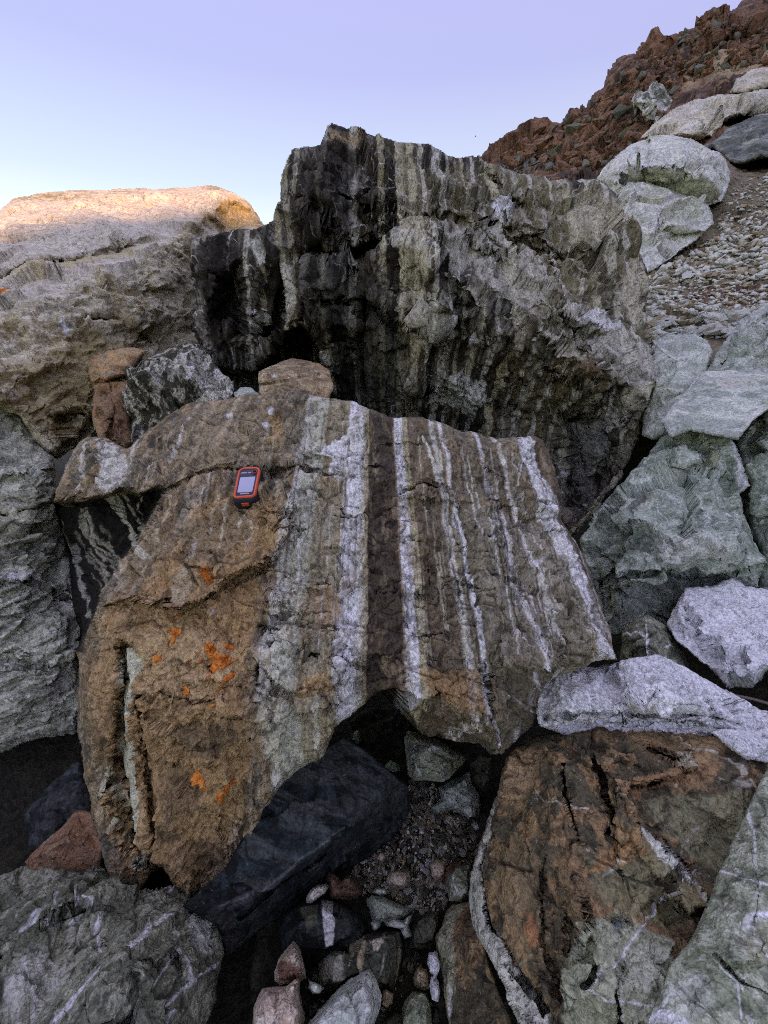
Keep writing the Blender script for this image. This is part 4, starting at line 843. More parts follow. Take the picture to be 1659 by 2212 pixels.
# ------------------------------------------------------------------ boulders on the right
G_RIGHT = None
rock('boulder', [(1252, 1165), (1290, 1100), (1340, 1050), (1395, 985), (1425, 940), (1470, 925), (1530, 930), (1575, 945), (1602, 990), (1628, 1050), (1602, 1066), (1608, 1110), (1632, 1160), (1650, 1205), (1640, 1270), (1540, 1300), (1480, 1320), (1460, 1350), (1440, 1370), (1400, 1365), (1340, 1365), (1315, 1370), (1290, 1300), (1262, 1230)],
     [(1255, 1165, 'y', 1.28), (1340, 1050, 'y', 1.42), (1425, 940, 'y', 1.5), (1530, 932, 'y', 1.46), (1600, 990, 'y', 1.34), (1622, 1052, 'y', 1.22), (1645, 1205, 'y', 1.08), (1640, 1265, 'y', 1.06), (1480, 1000, 'y', 1.34), (1380, 1100, 'y', 1.22), (1500, 1100, 'y', 1.14), (1580, 1120, 'y', 1.12), (1320, 1190, 'y', 1.14), (1430, 1200, 'y', 1.02), (1440, 1232, 'y', 1.0), (1380, 1255, 'y', 1.02),
      (1540, 1170, 'y', 1.04), (1590, 1215, 'y', 1.04), (1330, 1240, 'y', 1.06), (1400, 1300, 'y', 1.1), (1500, 1262, 'y', 1.1), (1330, 1340, 'y', 1.08), (1450, 1345, 'y', 1.08)],
     M_GREY, label='large grey green boulder right of the banded slab', step=2.5, smooth=0.0, warp=5, jag=2.5, round_px=8, round_m=0.03, thick=0.5, taper=0.3, fb=(0.02, 0.25), chip=((0.34, 0.12), (0.12, 0.03), (0.04, 0.007)), ani=(1, 1, 1.2), seed=31,
     feats=[('crack', [(1300, 1262), (1360, 1240), (1420, 1245)], 0.05, 9), ('crack', [(1440, 1015), (1500, 1005), (1590, 1020)], 0.02, 5), ('crack', [(1500, 1230), (1560, 1200), (1600, 1215)], 0.03, 8)],
     paint=[('area', [(1360, 1080), (1410, 1060), (1430, 1080), (1380, 1110), (1330, 1120)], lin('#3d3f3b'), 0.7, 10, 14, 0.04), ('area', [(1300, 1170), (1380, 1150), (1390, 1180), (1320, 1215)], lin('#454743'), 0.6, 10, 16, 0.04), ('area', [(1510, 960), (1560, 970), (1560, 1010), (1500, 1005)], lin('#77774f'), 0.5, 10, 12, 0.05),
            ('line', [(1580, 960), (1600, 1000), (1622, 1050)], 4, ICE, 0.8), ('area', [(1575, 1100), (1592, 1105), (1600, 1118), (1585, 1112)], ICE, 0.95, 3, 2, 0.03), ('line', [(1500, 1102), (1540, 1130), (1580, 1140)], 3, ICE, 0.7), ('line', [(1400, 1040), (1450, 1070), (1500, 1075)], 2.5, ICE, 0.6), ('area', [(1420, 1140), (1540, 1130), (1560, 1180), (1450, 1230), (1400, 1200)], lin('#b0b3ae'), 0.5, 16, 14, 0.06)])
rock('boulder', [(1388, 905), (1398, 850), (1393, 780), (1404, 740), (1440, 722), (1500, 720), (1530, 738), (1540, 760), (1528, 800), (1515, 850), (1480, 900), (1450, 940), (1410, 950), (1388, 940)],
     [(1392, 900, 'y', 1.7), (1395, 790, 'y', 1.86), (1410, 740, 'y', 1.95), (1500, 722, 'y', 2.0), (1535, 760, 'y', 1.86), (1460, 770, 'y', 1.72), (1520, 800, 'y', 1.76), (1420, 830, 'y', 1.66), (1490, 860, 'y', 1.64), (1420, 940, 'y', 1.55)],
     M_GREY2, label='upright grey block leaning on the banded block edge', step=2.7, smooth=0.0, warp=4, jag=2, round_px=8, round_m=0.03, thick=0.4, fb=(0.015, 0.2), chip=((0.16, 0.05), (0.05, 0.01)), seed=32, paint=[('area', [(1395, 740), (1420, 800), (1420, 900), (1385, 930)], lin('#6d716a'), 0.5, 14, 8, 0.08)])
rock('boulder', [(1520, 810), (1545, 770), (1570, 730), (1600, 690), (1640, 665), (1659, 652), (1800, 620), (1820, 830), (1660, 830), (1560, 830)],
     [(1520, 810, 'y', 1.75), (1600, 690, 'y', 2.0), (1660, 655, 'y', 2.1), (1800, 630, 'y', 2.0), (1560, 780, 'y', 1.74), (1610, 740, 'y', 1.76), (1660, 700, 'y', 1.8), (1640, 780, 'y', 1.74), (1800, 800, 'y', 1.6), (1560, 825, 'y', 1.66)],
     M_GREY2, label='grey slab leaning to the right at the foot of the scree', step=2.8, smooth=0.1, warp=6, jag=2, round_px=12, round_m=0.05, thick=0.4, fb=(0.02, 0.2), chip=((0.16, 0.05), (0.05, 0.01)), seed=33, feats=[('crack', [(1560, 790), (1610, 720), (1659, 680)], 0.05, 8), ('crack', [(1600, 770), (1640, 730), (1700, 720)], 0.04, 6)], ani=(1.5, 1, 1))
rock('boulder', [(1426, 912), (1450, 880), (1508, 810), (1530, 800), (1659, 797), (1800, 795), (1780, 850), (1659, 885), (1625, 910), (1595, 952), (1560, 944), (1490, 930), (1450, 945)],
     [(1428, 910, 'y', 1.42), (1508, 812, 'y', 1.66), (1660, 800, 'y', 1.6), (1790, 800, 'y', 1.55), (1659, 882, 'y', 1.34), (1590, 945, 'y', 1.26), (1450, 940, 'y', 1.33), (1540, 870, 'y', 1.43), (1600, 900, 'y', 1.36), (1780, 850, 'y', 1.36)],
     M_GREY2, label='smooth pale grey slab tilted on top of the grey green boulder', cat='slab', step=2.7, smooth=0.2, warp=4, jag=1.5, round_px=8, round_m=0.02, thick=0.25, fb=(0.008, 0.15), chip=((0.09, 0.004),), seed=34, paint=[('line', [(1428, 908), (1508, 811)], 3, lin('#e8ddd0'), 0.8), ('area', [(1540, 815), (1650, 810), (1640, 835), (1545, 838)], lin('#a09a92'), 0.6, 10, 8, 0.05)])
rock('boulder', [(1590, 960), (1620, 905), (1659, 885), (1830, 870), (1830, 1320), (1700, 1300), (1630, 1280), (1645, 1205), (1620, 1150), (1600, 1080), (1620, 1050), (1600, 1000)],
     [(1595, 960, 'y', 1.5), (1625, 905, 'y', 1.56), (1820, 880, 'y', 1.45), (1625, 1060, 'y', 1.3), (1700, 1000, 'y', 1.3), (1820, 1100, 'y', 1.1), (1640, 1200, 'y', 1.14), (1640, 1280, 'y', 1.1), (1820, 1300, 'y', 0.95), (1659, 1150, 'y', 1.14)],
     M_GREY, label='shaded grey boulder at the right picture edge', step=2.8, smooth=0.2, jag=2, round_px=14, round_m=0.05, thick=0.5, fb=(0.02, 0.2), chip=((0.18, 0.06), (0.05, 0.012)), seed=35, feats=[('crack', [(1640, 905), (1625, 960), (1640, 1000)], 0.05, 8)])
rock('boulder', [(1440, 1350), (1470, 1290), (1480, 1272), (1510, 1268), (1540, 1268), (1580, 1250), (1600, 1256), (1615, 1268), (1659, 1270), (1830, 1280), (1830, 1520), (1700, 1470), (1659, 1448), (1620, 1480), (1572, 1486), (1530, 1444), (1480, 1402), (1456, 1380)],
     [(1444, 1350, 'y', 0.92), (1480, 1275, 'y', 1.0), (1580, 1254, 'y', 1.03), (1660, 1272, 'y', 1.0), (1820, 1290, 'y', 0.95), (1480, 1385, 'y', 0.83), (1560, 1440, 'y', 0.74), (1600, 1462, 'y', 0.72), (1660, 1435, 'y', 0.72), (1820, 1480, 'y', 0.62), (1560, 1350, 'y', 0.87), (1465, 1392, 'y', 0.82), (1530, 1444, 'y', 0.77), (1572, 1484, 'y', 0.74), (1620, 1478, 'y', 0.74)],
     M_ICE, label='bright bluish white boulder at the right picture edge', step=2.4, smooth=0.0, warp=5, jag=4, round_px=5, round_m=0.012, thick=0.3, fb=(0.015, 0.14), chip=((0.2, 0.03), (0.07, 0.011), (0.025, 0.006), (0.012, 0.003)), seed=36, paint=[('area', [(1460, 1385), (1480, 1392), (1540, 1440), (1570, 1470), (1570, 1490), (1520, 1440)], lin('#948c88'), 0.8, 6, 4, 0.04), ('area', [(1575, 1470), (1620, 1466), (1659, 1440), (1720, 1450), (1650, 1480), (1575, 1492)], lin('#5f655c'), 0.8, 6, 4, 0.04)])
rock('rock', [(1336, 1425), (1343, 1390), (1343, 1362), (1372, 1338), (1398, 1325), (1432, 1345), (1458, 1375), (1490, 1430), (1500, 1470), (1430, 1470), (1360, 1450)],
     [(1340, 1420, 'y', 0.86), (1345, 1365, 'y', 0.93), (1398, 1328, 'y', 0.95), (1458, 1376, 'y', 0.9), (1490, 1440, 'y', 0.84), (1400, 1400, 'y', 0.80), (1430, 1380, 'y', 0.84), (1400, 1460, 'y', 0.76)],
     M_VEIN, label='small dark grey rock with a forked white vein between white boulders', cat='rock', step=2.3, smooth=0.15, jag=2, round_px=10, round_m=0.03, thick=0.2, fb=(0.012, 0.08), chip=((0.05, 0.014), (0.02, 0.004)), seed=37, paint=[('line', [(1393, 1335), (1398, 1370), (1400, 1420)], 4.5, ICE, 0.95), ('line', [(1398, 1375), (1370, 1362), (1345, 1368)], 3, ICE, 0.9), ('area', [(1440, 1360), (1490, 1430), (1490, 1450), (1450, 1420)], lin('#33332f'), 0.6, 8, 4, 0.05)])
rock('boulder', [(1158, 1535), (1164, 1495), (1180, 1468), (1205, 1455), (1260, 1440), (1330, 1430), (1370, 1420), (1410, 1416), (1450, 1422), (1490, 1440), (1540, 1470), (1590, 1500), (1640, 1528), (1700, 1540), (1830, 1560), (1830, 1700), (1700, 1660), (1640, 1640), (1590, 1625), (1550, 1602), (1480, 1600), (1400, 1600), (1300, 1600), (1220, 1590), (1170, 1566)],
     [(1162, 1530, 'z', 0.60), (1200, 1460, 'z', 0.63), (1330, 1432, 'z', 0.62), (1410, 1418, 'z', 0.62), (1490, 1440, 'z', 0.60), (1600, 1505, 'z', 0.55), (1820, 1570, 'z', 0.5), (1250, 1500, 'z', 0.67), (1400, 1500, 'z', 0.67), (1500, 1520, 'z', 0.64), (1200, 1545, 'z', 0.62), (1300, 1548, 'z', 0.63), (1450, 1548, 'z', 0.61), (1580, 1560, 'z', 0.58), (1220, 1580, 'z', 0.55), (1350, 1590, 'z', 0.54), (1500, 1592, 'z', 0.54), (1640, 1630, 'z', 0.5), (1820, 1690, 'z', 0.42)],
     M_ICE, label='long bluish white boulder resting above the fractured rust boulder', step=2.3, smooth=0.1, warp=8, jag=4, round_px=7, round_m=0.018, thick=0.22, fb=(0.02, 0.12), chip=((0.2, 0.025), (0.07, 0.011), (0.03, 0.007), (0.012, 0.003)), terr=((0.1, 0.004),), ani=(0.7, 1, 1.2), seed=38,
     feats=[('crack', [(1180, 1550), (1260, 1540), (1400, 1548), (1520, 1545), (1640, 1575)], 0.03, 9), ('crack', [(1300, 1560), (1400, 1566), (1500, 1560), (1600, 1590)], 0.02, 7)], paint=[('line', [(1200, 1552), (1300, 1548), (1450, 1556), (1600, 1585)], 13, lin('#8b938f'), 0.55), ('line', [(1250, 1470), (1280, 1455), (1270, 1490)], 3, ICE, 0.9)])
rock('rock', [(1530, 1580), (1560, 1570), (1620, 1580), (1680, 1600), (1800, 1620), (1800, 1700), (1659, 1650), (1610, 1640), (1570, 1610)],
     [(1532, 1580, 'z', 0.58), (1620, 1582, 'z', 0.57), (1790, 1625, 'z', 0.52), (1659, 1645, 'z', 0.55), (1600, 1612, 'z', 0.60), (1790, 1690, 'z', 0.5)],
     M_ICE, label='pale chipped stone under the right end of the long white boulder', cat='rock', step=2.4, smooth=0.1, jag=2, round_px=8, round_m=0.015, thick=0.12, fb=(0.01, 0.08), chip=((0.05, 0.012), (0.02, 0.003)), seed=39)

# ------------------------------------------------------------------ fractured rust boulder, lower right
rock('boulder', [(1012, 1950), (1018, 1900), (1030, 1850), (1058, 1770), (1080, 1690), (1092, 1640), (1110, 1612), (1150, 1592), (1220, 1578), (1290, 1566), (1350, 1562), (1400, 1566), (1440, 1580), (1480, 1578), (1530, 1588), (1580, 1610), (1630, 1640), (1700, 1650), (1830, 1680), (1830, 2460), (1200, 2460), (1165, 2320), (1122, 2212), (1090, 2130), (1040, 2040), (1018, 1990)],
     [(1015, 1950, 'z', 0.30), (1058, 1775, 'z', 0.36), (1095, 1640, 'z', 0.45), (1150, 1594, 'z', 0.52), (1290, 1568, 'z', 0.55), (1440, 1582, 'z', 0.56), (1580, 1612, 'z', 0.54), (1820, 1690, 'z', 0.5), (1200, 1640, 'z', 0.57), (1320, 1640, 'z', 0.59), (1120, 1750, 'z', 0.46), (1060, 1900, 'z', 0.40), (1130, 1900, 'z', 0.48), (1200, 1800, 'z', 0.55), (1230, 1980, 'z', 0.53), (1300, 1800, 'z', 0.56),
      (1380, 1700, 'z', 0.565), (1400, 1830, 'z', 0.53), (1480, 1900, 'z', 0.51), (1260, 1900, 'z', 0.55), (1100, 2060, 'z', 0.42), (1180, 2120, 'z', 0.48), (1300, 2000, 'z', 0.55), (1400, 2000, 'z', 0.54), (1300, 2140, 'z', 0.54), (1380, 2200, 'z', 0.53), (1150, 2230, 'z', 0.42), (1240, 2400, 'z', 0.44), (1500, 1640, 'z', 0.57), (1640, 1720, 'z', 0.55), (1600, 2100, 'z', 0.5), (1820, 2400, 'z', 0.5)],
     M_RUSTB, label='rust brown fractured boulder with grey rim in the lower right', step=2.4, smooth=0.12, warp=8, jag=3, round_px=14, round_m=0.04, thick=0.3, taper=0.2, fb=(0.014, 0.12), chip=((0.12, 0.02), (0.04, 0.006), (0.014, 0.002)), terr=((0.14, 0.004),), seed=41,
     feats=[('crack', [(1275, 1635), (1300, 1680), (1310, 1720), (1325, 1755), (1330, 1780)], 0.045, 8), ('crack', [(1215, 1650), (1220, 1720), (1240, 1780), (1255, 1830)], 0.04, 7), ('crack', [(1330, 1770), (1290, 1830), (1245, 1880), (1235, 1960), (1225, 2050)], 0.05, 9), ('crack', [(1370, 1700), (1440, 1690), (1520, 1660)], 0.04, 6), ('crack', [(1330, 1780), (1380, 1800), (1420, 1850), (1470, 1900), (1530, 1945)], 0.06, 8),
            ('step', [(1530, 1950), (1440, 1840), (1370, 1770), (1360, 1710), (1500, 1660)], 0.045, 120), ('crack', [(1340, 2010), (1300, 2080), (1260, 2130)], 0.02, 5), ('pit', [(1290, 1975), (1340, 1965), (1370, 1990), (1340, 2030), (1300, 2010)], 0.03, 20, 6), ('crack', [(1180, 1850), (1170, 1950), (1175, 2060), (1200, 2160)], 0.02, 6), ('step', [(1230, 2070), (1280, 1990), (1250, 1900)], 0.03, 60),
            ('crack', [(1400, 1620), (1460, 1640), (1500, 1625)], 0.03, 6), ('crack', [(1480, 1590), (1500, 1640), (1490, 1680)], 0.03, 6), ('crack', [(1090, 1640), (1075, 1760), (1040, 1880), (1060, 1990), (1110, 2090), (1180, 2200)], 0.035, 8), ('crack', [(1350, 2080), (1330, 2140), (1340, 2212)], 0.02, 5)],
     paint=[('area', [(1095, 1640), (1080, 1760), (1045, 1890), (1065, 1990), (1120, 2090), (1190, 2212), (1230, 2400), (1150, 2400), (1080, 2140), (1010, 1990), (1010, 1900), (1060, 1760), (1075, 1680)], lin('#a3a39c'), 0.9, 8, 8, 0.04),
            ('area', [(1240, 1990), (1330, 1960), (1400, 2000), (1470, 2020), (1480, 2080), (1420, 2160), (1390, 2260), (1300, 2400), (1230, 2400), (1200, 2212), (1200, 2110)], lin('#73786b'), 0.9, 14, 12, 0.05), ('area', [(1250, 1860), (1380, 1800), (1480, 1900), (1530, 1950), (1470, 2010), (1400, 1990), (1290, 1960)], lin('#55523f'), 0.75, 14, 12, 0.05),
            ('area', [(1360, 1720), (1420, 1720), (1620, 1700), (1640, 1740), (1560, 1890), (1480, 1850), (1400, 1780)], lin('#5c5a49'), 0.85, 12, 12, 0.05), ('area', [(1105, 1620), (1170, 1600), (1180, 1650), (1130, 1740), (1090, 1730)], lin('#9c7252'), 0.6, 10, 14, 0.03), ('area', [(1290, 1840), (1350, 1790), (1400, 1840), (1340, 1880), (1260, 1890)], lin('#7a5030'), 0.7, 8, 8, 0.04),
            ('area', [(1340, 1700), (1480, 1640), (1560, 1650), (1540, 1690), (1420, 1700), (1350, 1730)], lin('#6c4c34'), 0.7, 8, 8, 0.04), ('area', [(1060, 1900), (1110, 1780), (1170, 1850), (1180, 2000), (1190, 2100), (1120, 2060)], lin('#62503c'), 0.6, 14, 12, 0.06), ('area', [(1130, 1960), (1160, 1980), (1165, 2040), (1140, 2050)], lin('#8a4a2a'), 0.6, 6, 8, 0.03),
            ('line', [(1520, 1785), (1470, 1830), (1430, 1890)], 3, ICE, 0.3), ('line', [(1495, 1880), (1440, 1950), (1390, 2000), (1340, 2070), (1280, 2115)], 6, ICE, 0.95), ('line', [(1255, 2130), (1300, 2155), (1360, 2165), (1420, 2175)], 6, ICE, 0.9), ('line', [(1350, 2060), (1340, 2120), (1345, 2200)], 3, ICE, 0.5), ('line', [(1380, 1840), (1300, 1890)], 2.5, lin('#b5b1a4'), 0.6),
            ('area', [(1375, 1770), (1420, 1820), (1490, 1890), (1535, 1945), (1520, 1955), (1450, 1880), (1380, 1800)], lin('#9fa29e'), 0.9, 5, 5, 0.03), ('area', [(1305, 1990), (1340, 1975), (1350, 2000), (1330, 2025)], lin('#6a74a0'), 0.7, 6, 6, 0.02), ('area', [(1470, 1620), (1510, 1625), (1505, 1660), (1460, 1655)], lin('#8f8b7c'), 0.7, 6, 8, 0.03), ('area', [(1350, 2060), (1420, 2020), (1470, 2060), (1400, 2150), (1350, 2140)], lin('#8f938a'), 0.6, 10, 10, 0.04)])
rock('boulder', [(1380, 2270), (1432, 2140), (1450, 2080), (1490, 2030), (1530, 1955), (1548, 1905), (1580, 1830), (1605, 1770), (1640, 1690), (1659, 1660), (1720, 1640), (1850, 1640), (1850, 2470), (1340, 2470), (1355, 2350)],
     [(1385, 2270, 'z', 0.58), (1450, 2080, 'z', 0.585), (1548, 1905, 'z', 0.58), (1650, 1670, 'z', 0.58), (1840, 1650, 'z', 0.56), (1659, 1900, 'z', 0.63), (1560, 2050, 'z', 0.62), (1500, 2200, 'z', 0.61), (1659, 2200, 'z', 0.63), (1840, 2100, 'z', 0.62), (1400, 2440, 'z', 0.58), (1840, 2440, 'z', 0.6)],
     M_GRN, label='large grey green slab with white veins in the lower right corner', cat='slab', step=2.5, smooth=0.2, warp=8, jag=2, round_px=7, round_m=0.02, thick=0.16, fb=(0.008, 0.15), chip=((0.13, 0.006), (0.03, 0.002)), seed=42,
     feats=[('crack', [(1545, 2060), (1600, 2120), (1659, 2150)], 0.008, 3), ('step', [(1500, 2050), (1560, 2090), (1660, 2060)], 0.01, 60), ('crack', [(1620, 1830), (1640, 1900), (1632, 2000)], 0.005, 3)],
     paint=[('line', [(1450, 2085), (1500, 1990), (1540, 1920)], 5, ICE, 0.8), ('line', [(1560, 1890), (1600, 1900), (1659, 1915)], 4, ICE, 0.9), ('line', [(1600, 1700), (1630, 1800), (1640, 1910), (1630, 2000), (1625, 2060)], 6, lin('#b9c0b8'), 0.8), ('line', [(1400, 2260), (1440, 2180), (1500, 2100)], 5, ICE, 0.5), ('line', [(1530, 2060), (1590, 2120), (1600, 2200)], 3, ICE, 0.7), ('line', [(1545, 1890), (1570, 1830), (1600, 1760)], 3, ICE, 0.6),
            ('area', [(1590, 2000), (1659, 1980), (1700, 2050), (1620, 2100)], lin('#6b6a52'), 0.5, 14, 12, 0.06), ('area', [(1420, 2130), (1520, 2080), (1560, 2160), (1460, 2260)], lin('#9aa39c'), 0.5, 14, 14, 0.05)])

# ------------------------------------------------------------------ veined boulder, lower left
rock('boulder', [(-260, 1930), (-60, 1905), (0, 1892), (60, 1868), (120, 1856), (165, 1846), (205, 1842), (230, 1880), (260, 1925), (300, 1938), (360, 1928), (430, 1942), (470, 1960), (482, 2000), (487, 2060), (472, 2110), (467, 2160), (445, 2212), (430, 2320), (420, 2460), (-260, 2460)],
     [(-240, 1940, 'z', 0.02), (0, 1895, 'z', 0.05), (120, 1858, 'z', 0.06), (210, 1850, 'z', 0.06), (300, 1938, 'z', 0.10), (430, 1944, 'z', 0.10), (480, 2000, 'z', 0.08), (470, 2110, 'z', 0.12), (440, 2220, 'z', 0.12), (425, 2440, 'z', 0.1), (100, 1960, 'z', 0.16), (240, 1985, 'z', 0.17), (330, 1975, 'z', 0.17), (300, 2060, 'z', 0.25), (420, 2040, 'z', 0.19), (360, 2140, 'z', 0.26), (180, 2060, 'z', 0.20), (60, 2060, 'z', 0.21), (20, 1990, 'z', 0.11), (-220, 2060, 'z', 0.16),
      (240, 2160, 'z', 0.29), (100, 2200, 'z', 0.27), (300, 2280, 'z', 0.3), (60, 2400, 'z', 0.3), (-240, 2400, 'z', 0.3), (300, 2440, 'z', 0.28)],
     M_VEIN, label='dark grey boulder laced with white veins in the lower left corner', step=2.5, smooth=0.1, warp=8, jag=4, round_px=12, round_m=0.03, thick=0.3, taper=0.2, fb=(0.02, 0.12), chip=((0.16, 0.035), (0.05, 0.008), (0.016, 0.002)), terr=((0.12, 0.004),), seed=43,
     feats=[('crack', [(0, 2070), (60, 2030), (140, 1990), (220, 1960)], 0.04, 9), ('step', [(240, 2180), (330, 2100), (420, 2000)], 0.02, 80), ('crack', [(200, 2010), (240, 2060), (260, 2120)], 0.03, 6), ('crack', [(380, 2060), (400, 2120), (440, 2150)], 0.02, 5)],
     paint=[('line', [(213, 1988), (210, 2020), (217, 2055)], 6, ICE, 0.95), ('line', [(110, 2212), (190, 2140), (250, 2080), (330, 2005), (365, 1990)], 7, ICE, 0.8), ('line', [(190, 2150), (260, 2095)], 10, ICE, 0.5), ('line', [(280, 2100), (310, 2085), (350, 2055)], 3, ICE, 0.8), ('line', [(280, 2210), (300, 2160), (360, 2080), (390, 2050)], 4, ICE, 0.8), ('line', [(370, 1990), (390, 2030), (400, 2080), (410, 2130)], 4, ICE, 0.6), ('line', [(340, 2220), (390, 2140), (470, 2080)], 6, ICE, 0.7),
            ('line', [(125, 1910), (115, 1960), (80, 2000)], 5, lin('#9aa3b0'), 0.7), ('area', [(400, 1960), (470, 1970), (480, 2060), (430, 2060), (400, 2010)], lin('#a7a9a8'), 0.7, 10, 10, 0.04), ('area', [(0, 2120), (100, 2040), (160, 2090), (80, 2200), (0, 2230)], lin('#9b9c9c'), 0.6, 16, 16, 0.04), ('line', [(55, 2080), (70, 2130), (65, 2180)], 3, ICE, 0.7), ('area', [(150, 1950), (300, 1950), (280, 1990), (160, 2000)], lin('#3a3a3a'), 0.6, 12, 12, 0.05)])

# ------------------------------------------------------------------ under and in front of the slab
rock('slab', [(392, 1960), (440, 1915), (490, 1870), (530, 1800), (560, 1740), (610, 1670), (680, 1630), (740, 1590), (790, 1620), (850, 1672), (884, 1700), (882, 1760), (850, 1810), (790, 1855), (720, 1890), (640, 1960), (560, 2010), (490, 2070), (470, 2000)],
     [(400, 1960, 'z', 0.20), (490, 1870, 'z', 0.26), (560, 1745, 'z', 0.30), (680, 1632, 'z', 0.34), (740, 1592, 'z', 0.34), (850, 1680, 'z', 0.27), (740, 1795, 'z', 0.25), (660, 1850, 'z', 0.24), (560, 1930, 'z', 0.20), (475, 1985, 'z', 0.16), (620, 1760, 'z', 0.29), (878, 1750, 'z', 0.10), (790, 1850, 'z', 0.03), (650, 1945, 'z', 0.0), (500, 2060, 'z', 0.0)],
     M_BLUE, label='smooth blue black slab wedged under the banded slab', cat='slab', step=2.4, smooth=0.0, warp=2, jag=2, round_px=5, round_m=0.015, thick=0.15, fb=(0.006, 0.12), chip=((0.14, 0.012), (0.04, 0.003)), seed=44,
     feats=[('crack', [(520, 1985), (600, 1920), (700, 1850)], 0.03, 6)], paint=[('line', [(530, 1800), (590, 1830), (640, 1850)], 16, lin('#46545e'), 0.15), ('line', [(570, 1730), (650, 1780), (730, 1800)], 22, lin('#3d4a52'), 0.18), ('line', [(600, 1700), (680, 1745), (760, 1770)], 6, lin('#4c5860'), 0.15), ('line', [(470, 1960), (560, 1925), (660, 1845), (745, 1795)], 4, lin('#6a737a'), 0.2)])
rock('rock', [(50, 1760), (75, 1730), (120, 1680), (172, 1640), (190, 1690), (215, 1780), (180, 1830), (100, 1850), (60, 1830)],
     [(55, 1760, 'z', 0.02), (170, 1642, 'z', 0.16), (210, 1780, 'z', 0.1), (120, 1740, 'z', 0.14), (60, 1830, 'z', -0.04), (180, 1830, 'z', 0.02)],
     M_BLUE, label='blue black stone in the hollow left of the banded slab', cat='rock', step=2.5, smooth=0.1, jag=3, round_px=12, round_m=0.03, thick=0.2, fb=(0.015, 0.1), chip=((0.07, 0.02),), seed=45)
rock('rock', [(52, 1862), (90, 1822), (130, 1790), (165, 1748), (200, 1752), (225, 1830), (215, 1880), (140, 1890), (70, 1885)],
     [(55, 1862, 'z', 0.06), (165, 1750, 'z', 0.16), (215, 1840, 'z', 0.13), (140, 1820, 'z', 0.18), (80, 1880, 'z', 0.03), (200, 1870, 'z', 0.08)],
     M_RUST, label='red brown wedge shaped stone left of the slab foot', cat='rock', step=2.5, smooth=0.1, jag=2, round_px=8, round_m=0.02, thick=0.15, fb=(0.008, 0.1), chip=((0.07, 0.012),), seed=46, paint=[('area', [(50, 1740), (230, 1740), (230, 1890), (50, 1890)], lin('#5b3d33'), 0.7, 6, 4, 0.1), ('line', [(90, 1820), (130, 1785)], 8, lin('#a88d80'), 0.6)])

def Q(pts):                                    # from an enlarged look at the gap to frame units
    return [(584 + a * 0.312, 1526 + b * 0.312) for a, b in pts]
def gap_stone(pts, zc, ze, mat, label, cat='stone', seed=1, paint=(), feats=(), step=2.2, smooth=0.0, thick=0.06, jag=1.5, chip=((0.05, 0.016), (0.02, 0.004)), tilt=(0, 0), bulge=0.4):
    poly = Q(pts)
    cx = sum(p[0] for p in poly) / len(poly); cy = sum(p[1] for p in poly) / len(poly)
    ctrl = [(cx, cy, 'z', zc)]
    for x, y in poly:
        k = 'z'; z = ze + tilt[0] * (x - cx) + tilt[1] * (y - cy)
        ctrl.append((x, y, 'z', z))
        xi, yi = cx + (x - cx) * 0.62, cy + (y - cy) * 0.62
        ctrl.append((xi, yi, 'z', zc + (z - ze) * 0.6 - (zc - ze) * 0.12))
    return rock('stone' if cat == 'stone' else cat, poly, ctrl, mat, label=label, cat=cat, step=step, smooth=smooth, warp=4, jag=jag, round_px=4, round_m=0.006, thick=thick, fb=(0.006, 0.05), chip=chip, seed=seed,
                paint=[((q[0], Q(q[1])) + tuple(q[2:])) for q in paint], feats=feats)
gap_stone([(925, 215), (955, 165), (1040, 190), (1160, 220), (1300, 300), (1370, 340), (1330, 410), (1240, 500), (1200, 525), (1000, 515), (955, 480), (935, 330)], 0.24, 0.16, M_GRN, 'grey green angular stone under the overhanging lip of the slab', seed=51, thick=0.12,
          paint=[('line', [(935, 220), (940, 330), (965, 480)], 3, ICE, 0.8), ('area', [(1220, 380), (1330, 330), (1330, 410), (1240, 490)], lin('#6a6a4c'), 0.7, 4, 3, 0.03)])
gap_stone([(1160, 560), (1230, 520), (1310, 490), (1380, 450), (1400, 540), (1450, 620), (1450, 760), (1350, 760), (1250, 720), (1160, 740), (1120, 700), (1180, 640)], 0.14, 0.08, M_GREY, 'light grey chipped stone below the grey green one in the gap', seed=52, thick=0.1)
gap_stone([(1380, 400), (1450, 340), (1530, 360), (1540, 500), (1480, 640), (1430, 600), (1390, 520)], 0.10, 0.05, M_DARK, 'dark stone in the shade beside the light grey chipped stone', seed=53, thick=0.1)
gap_stone([(580, 170), (610, 165), (625, 240), (600, 265), (570, 240)], 0.10, 0.07, M_GREY, 'small grey stone deep under the slab beside the blue slab', seed=54)
gap_stone([(780, 420), (830, 370), (880, 400), (920, 440), (860, 460), (800, 450)], 0.06, 0.03, M_GREY, 'small grey stone in the dark between blue slab and grey green stone', seed=55)
gap_stone([(385, 1190), (400, 1130), (450, 1160), (490, 1200), (540, 1165), (590, 1200), (640, 1280), (600, 1330), (500, 1340), (420, 1330)], 0.13, 0.06, M_RUST, 'dark red brown stone beside the pale knob in the gap', seed=56, paint=[('area', [(370, 1100), (660, 1100), (660, 1350), (370, 1350)], lin('#3b2b29'), 0.8, 4, 2, 0.1)])
gap_stone([(245, 1320), (270, 1270), (330, 1235), (390, 1225), (410, 1250), (380, 1300), (330, 1330), (280, 1370), (250, 1360)], 0.17, 0.10, M_PINKS, 'pale beige knob of stone on the dark striped stone', seed=57, paint=[('area', [(240, 1220), (420, 1220), (420, 1380), (240, 1380)], lin('#b3aaa0'), 0.9, 3, 2, 0.1)])
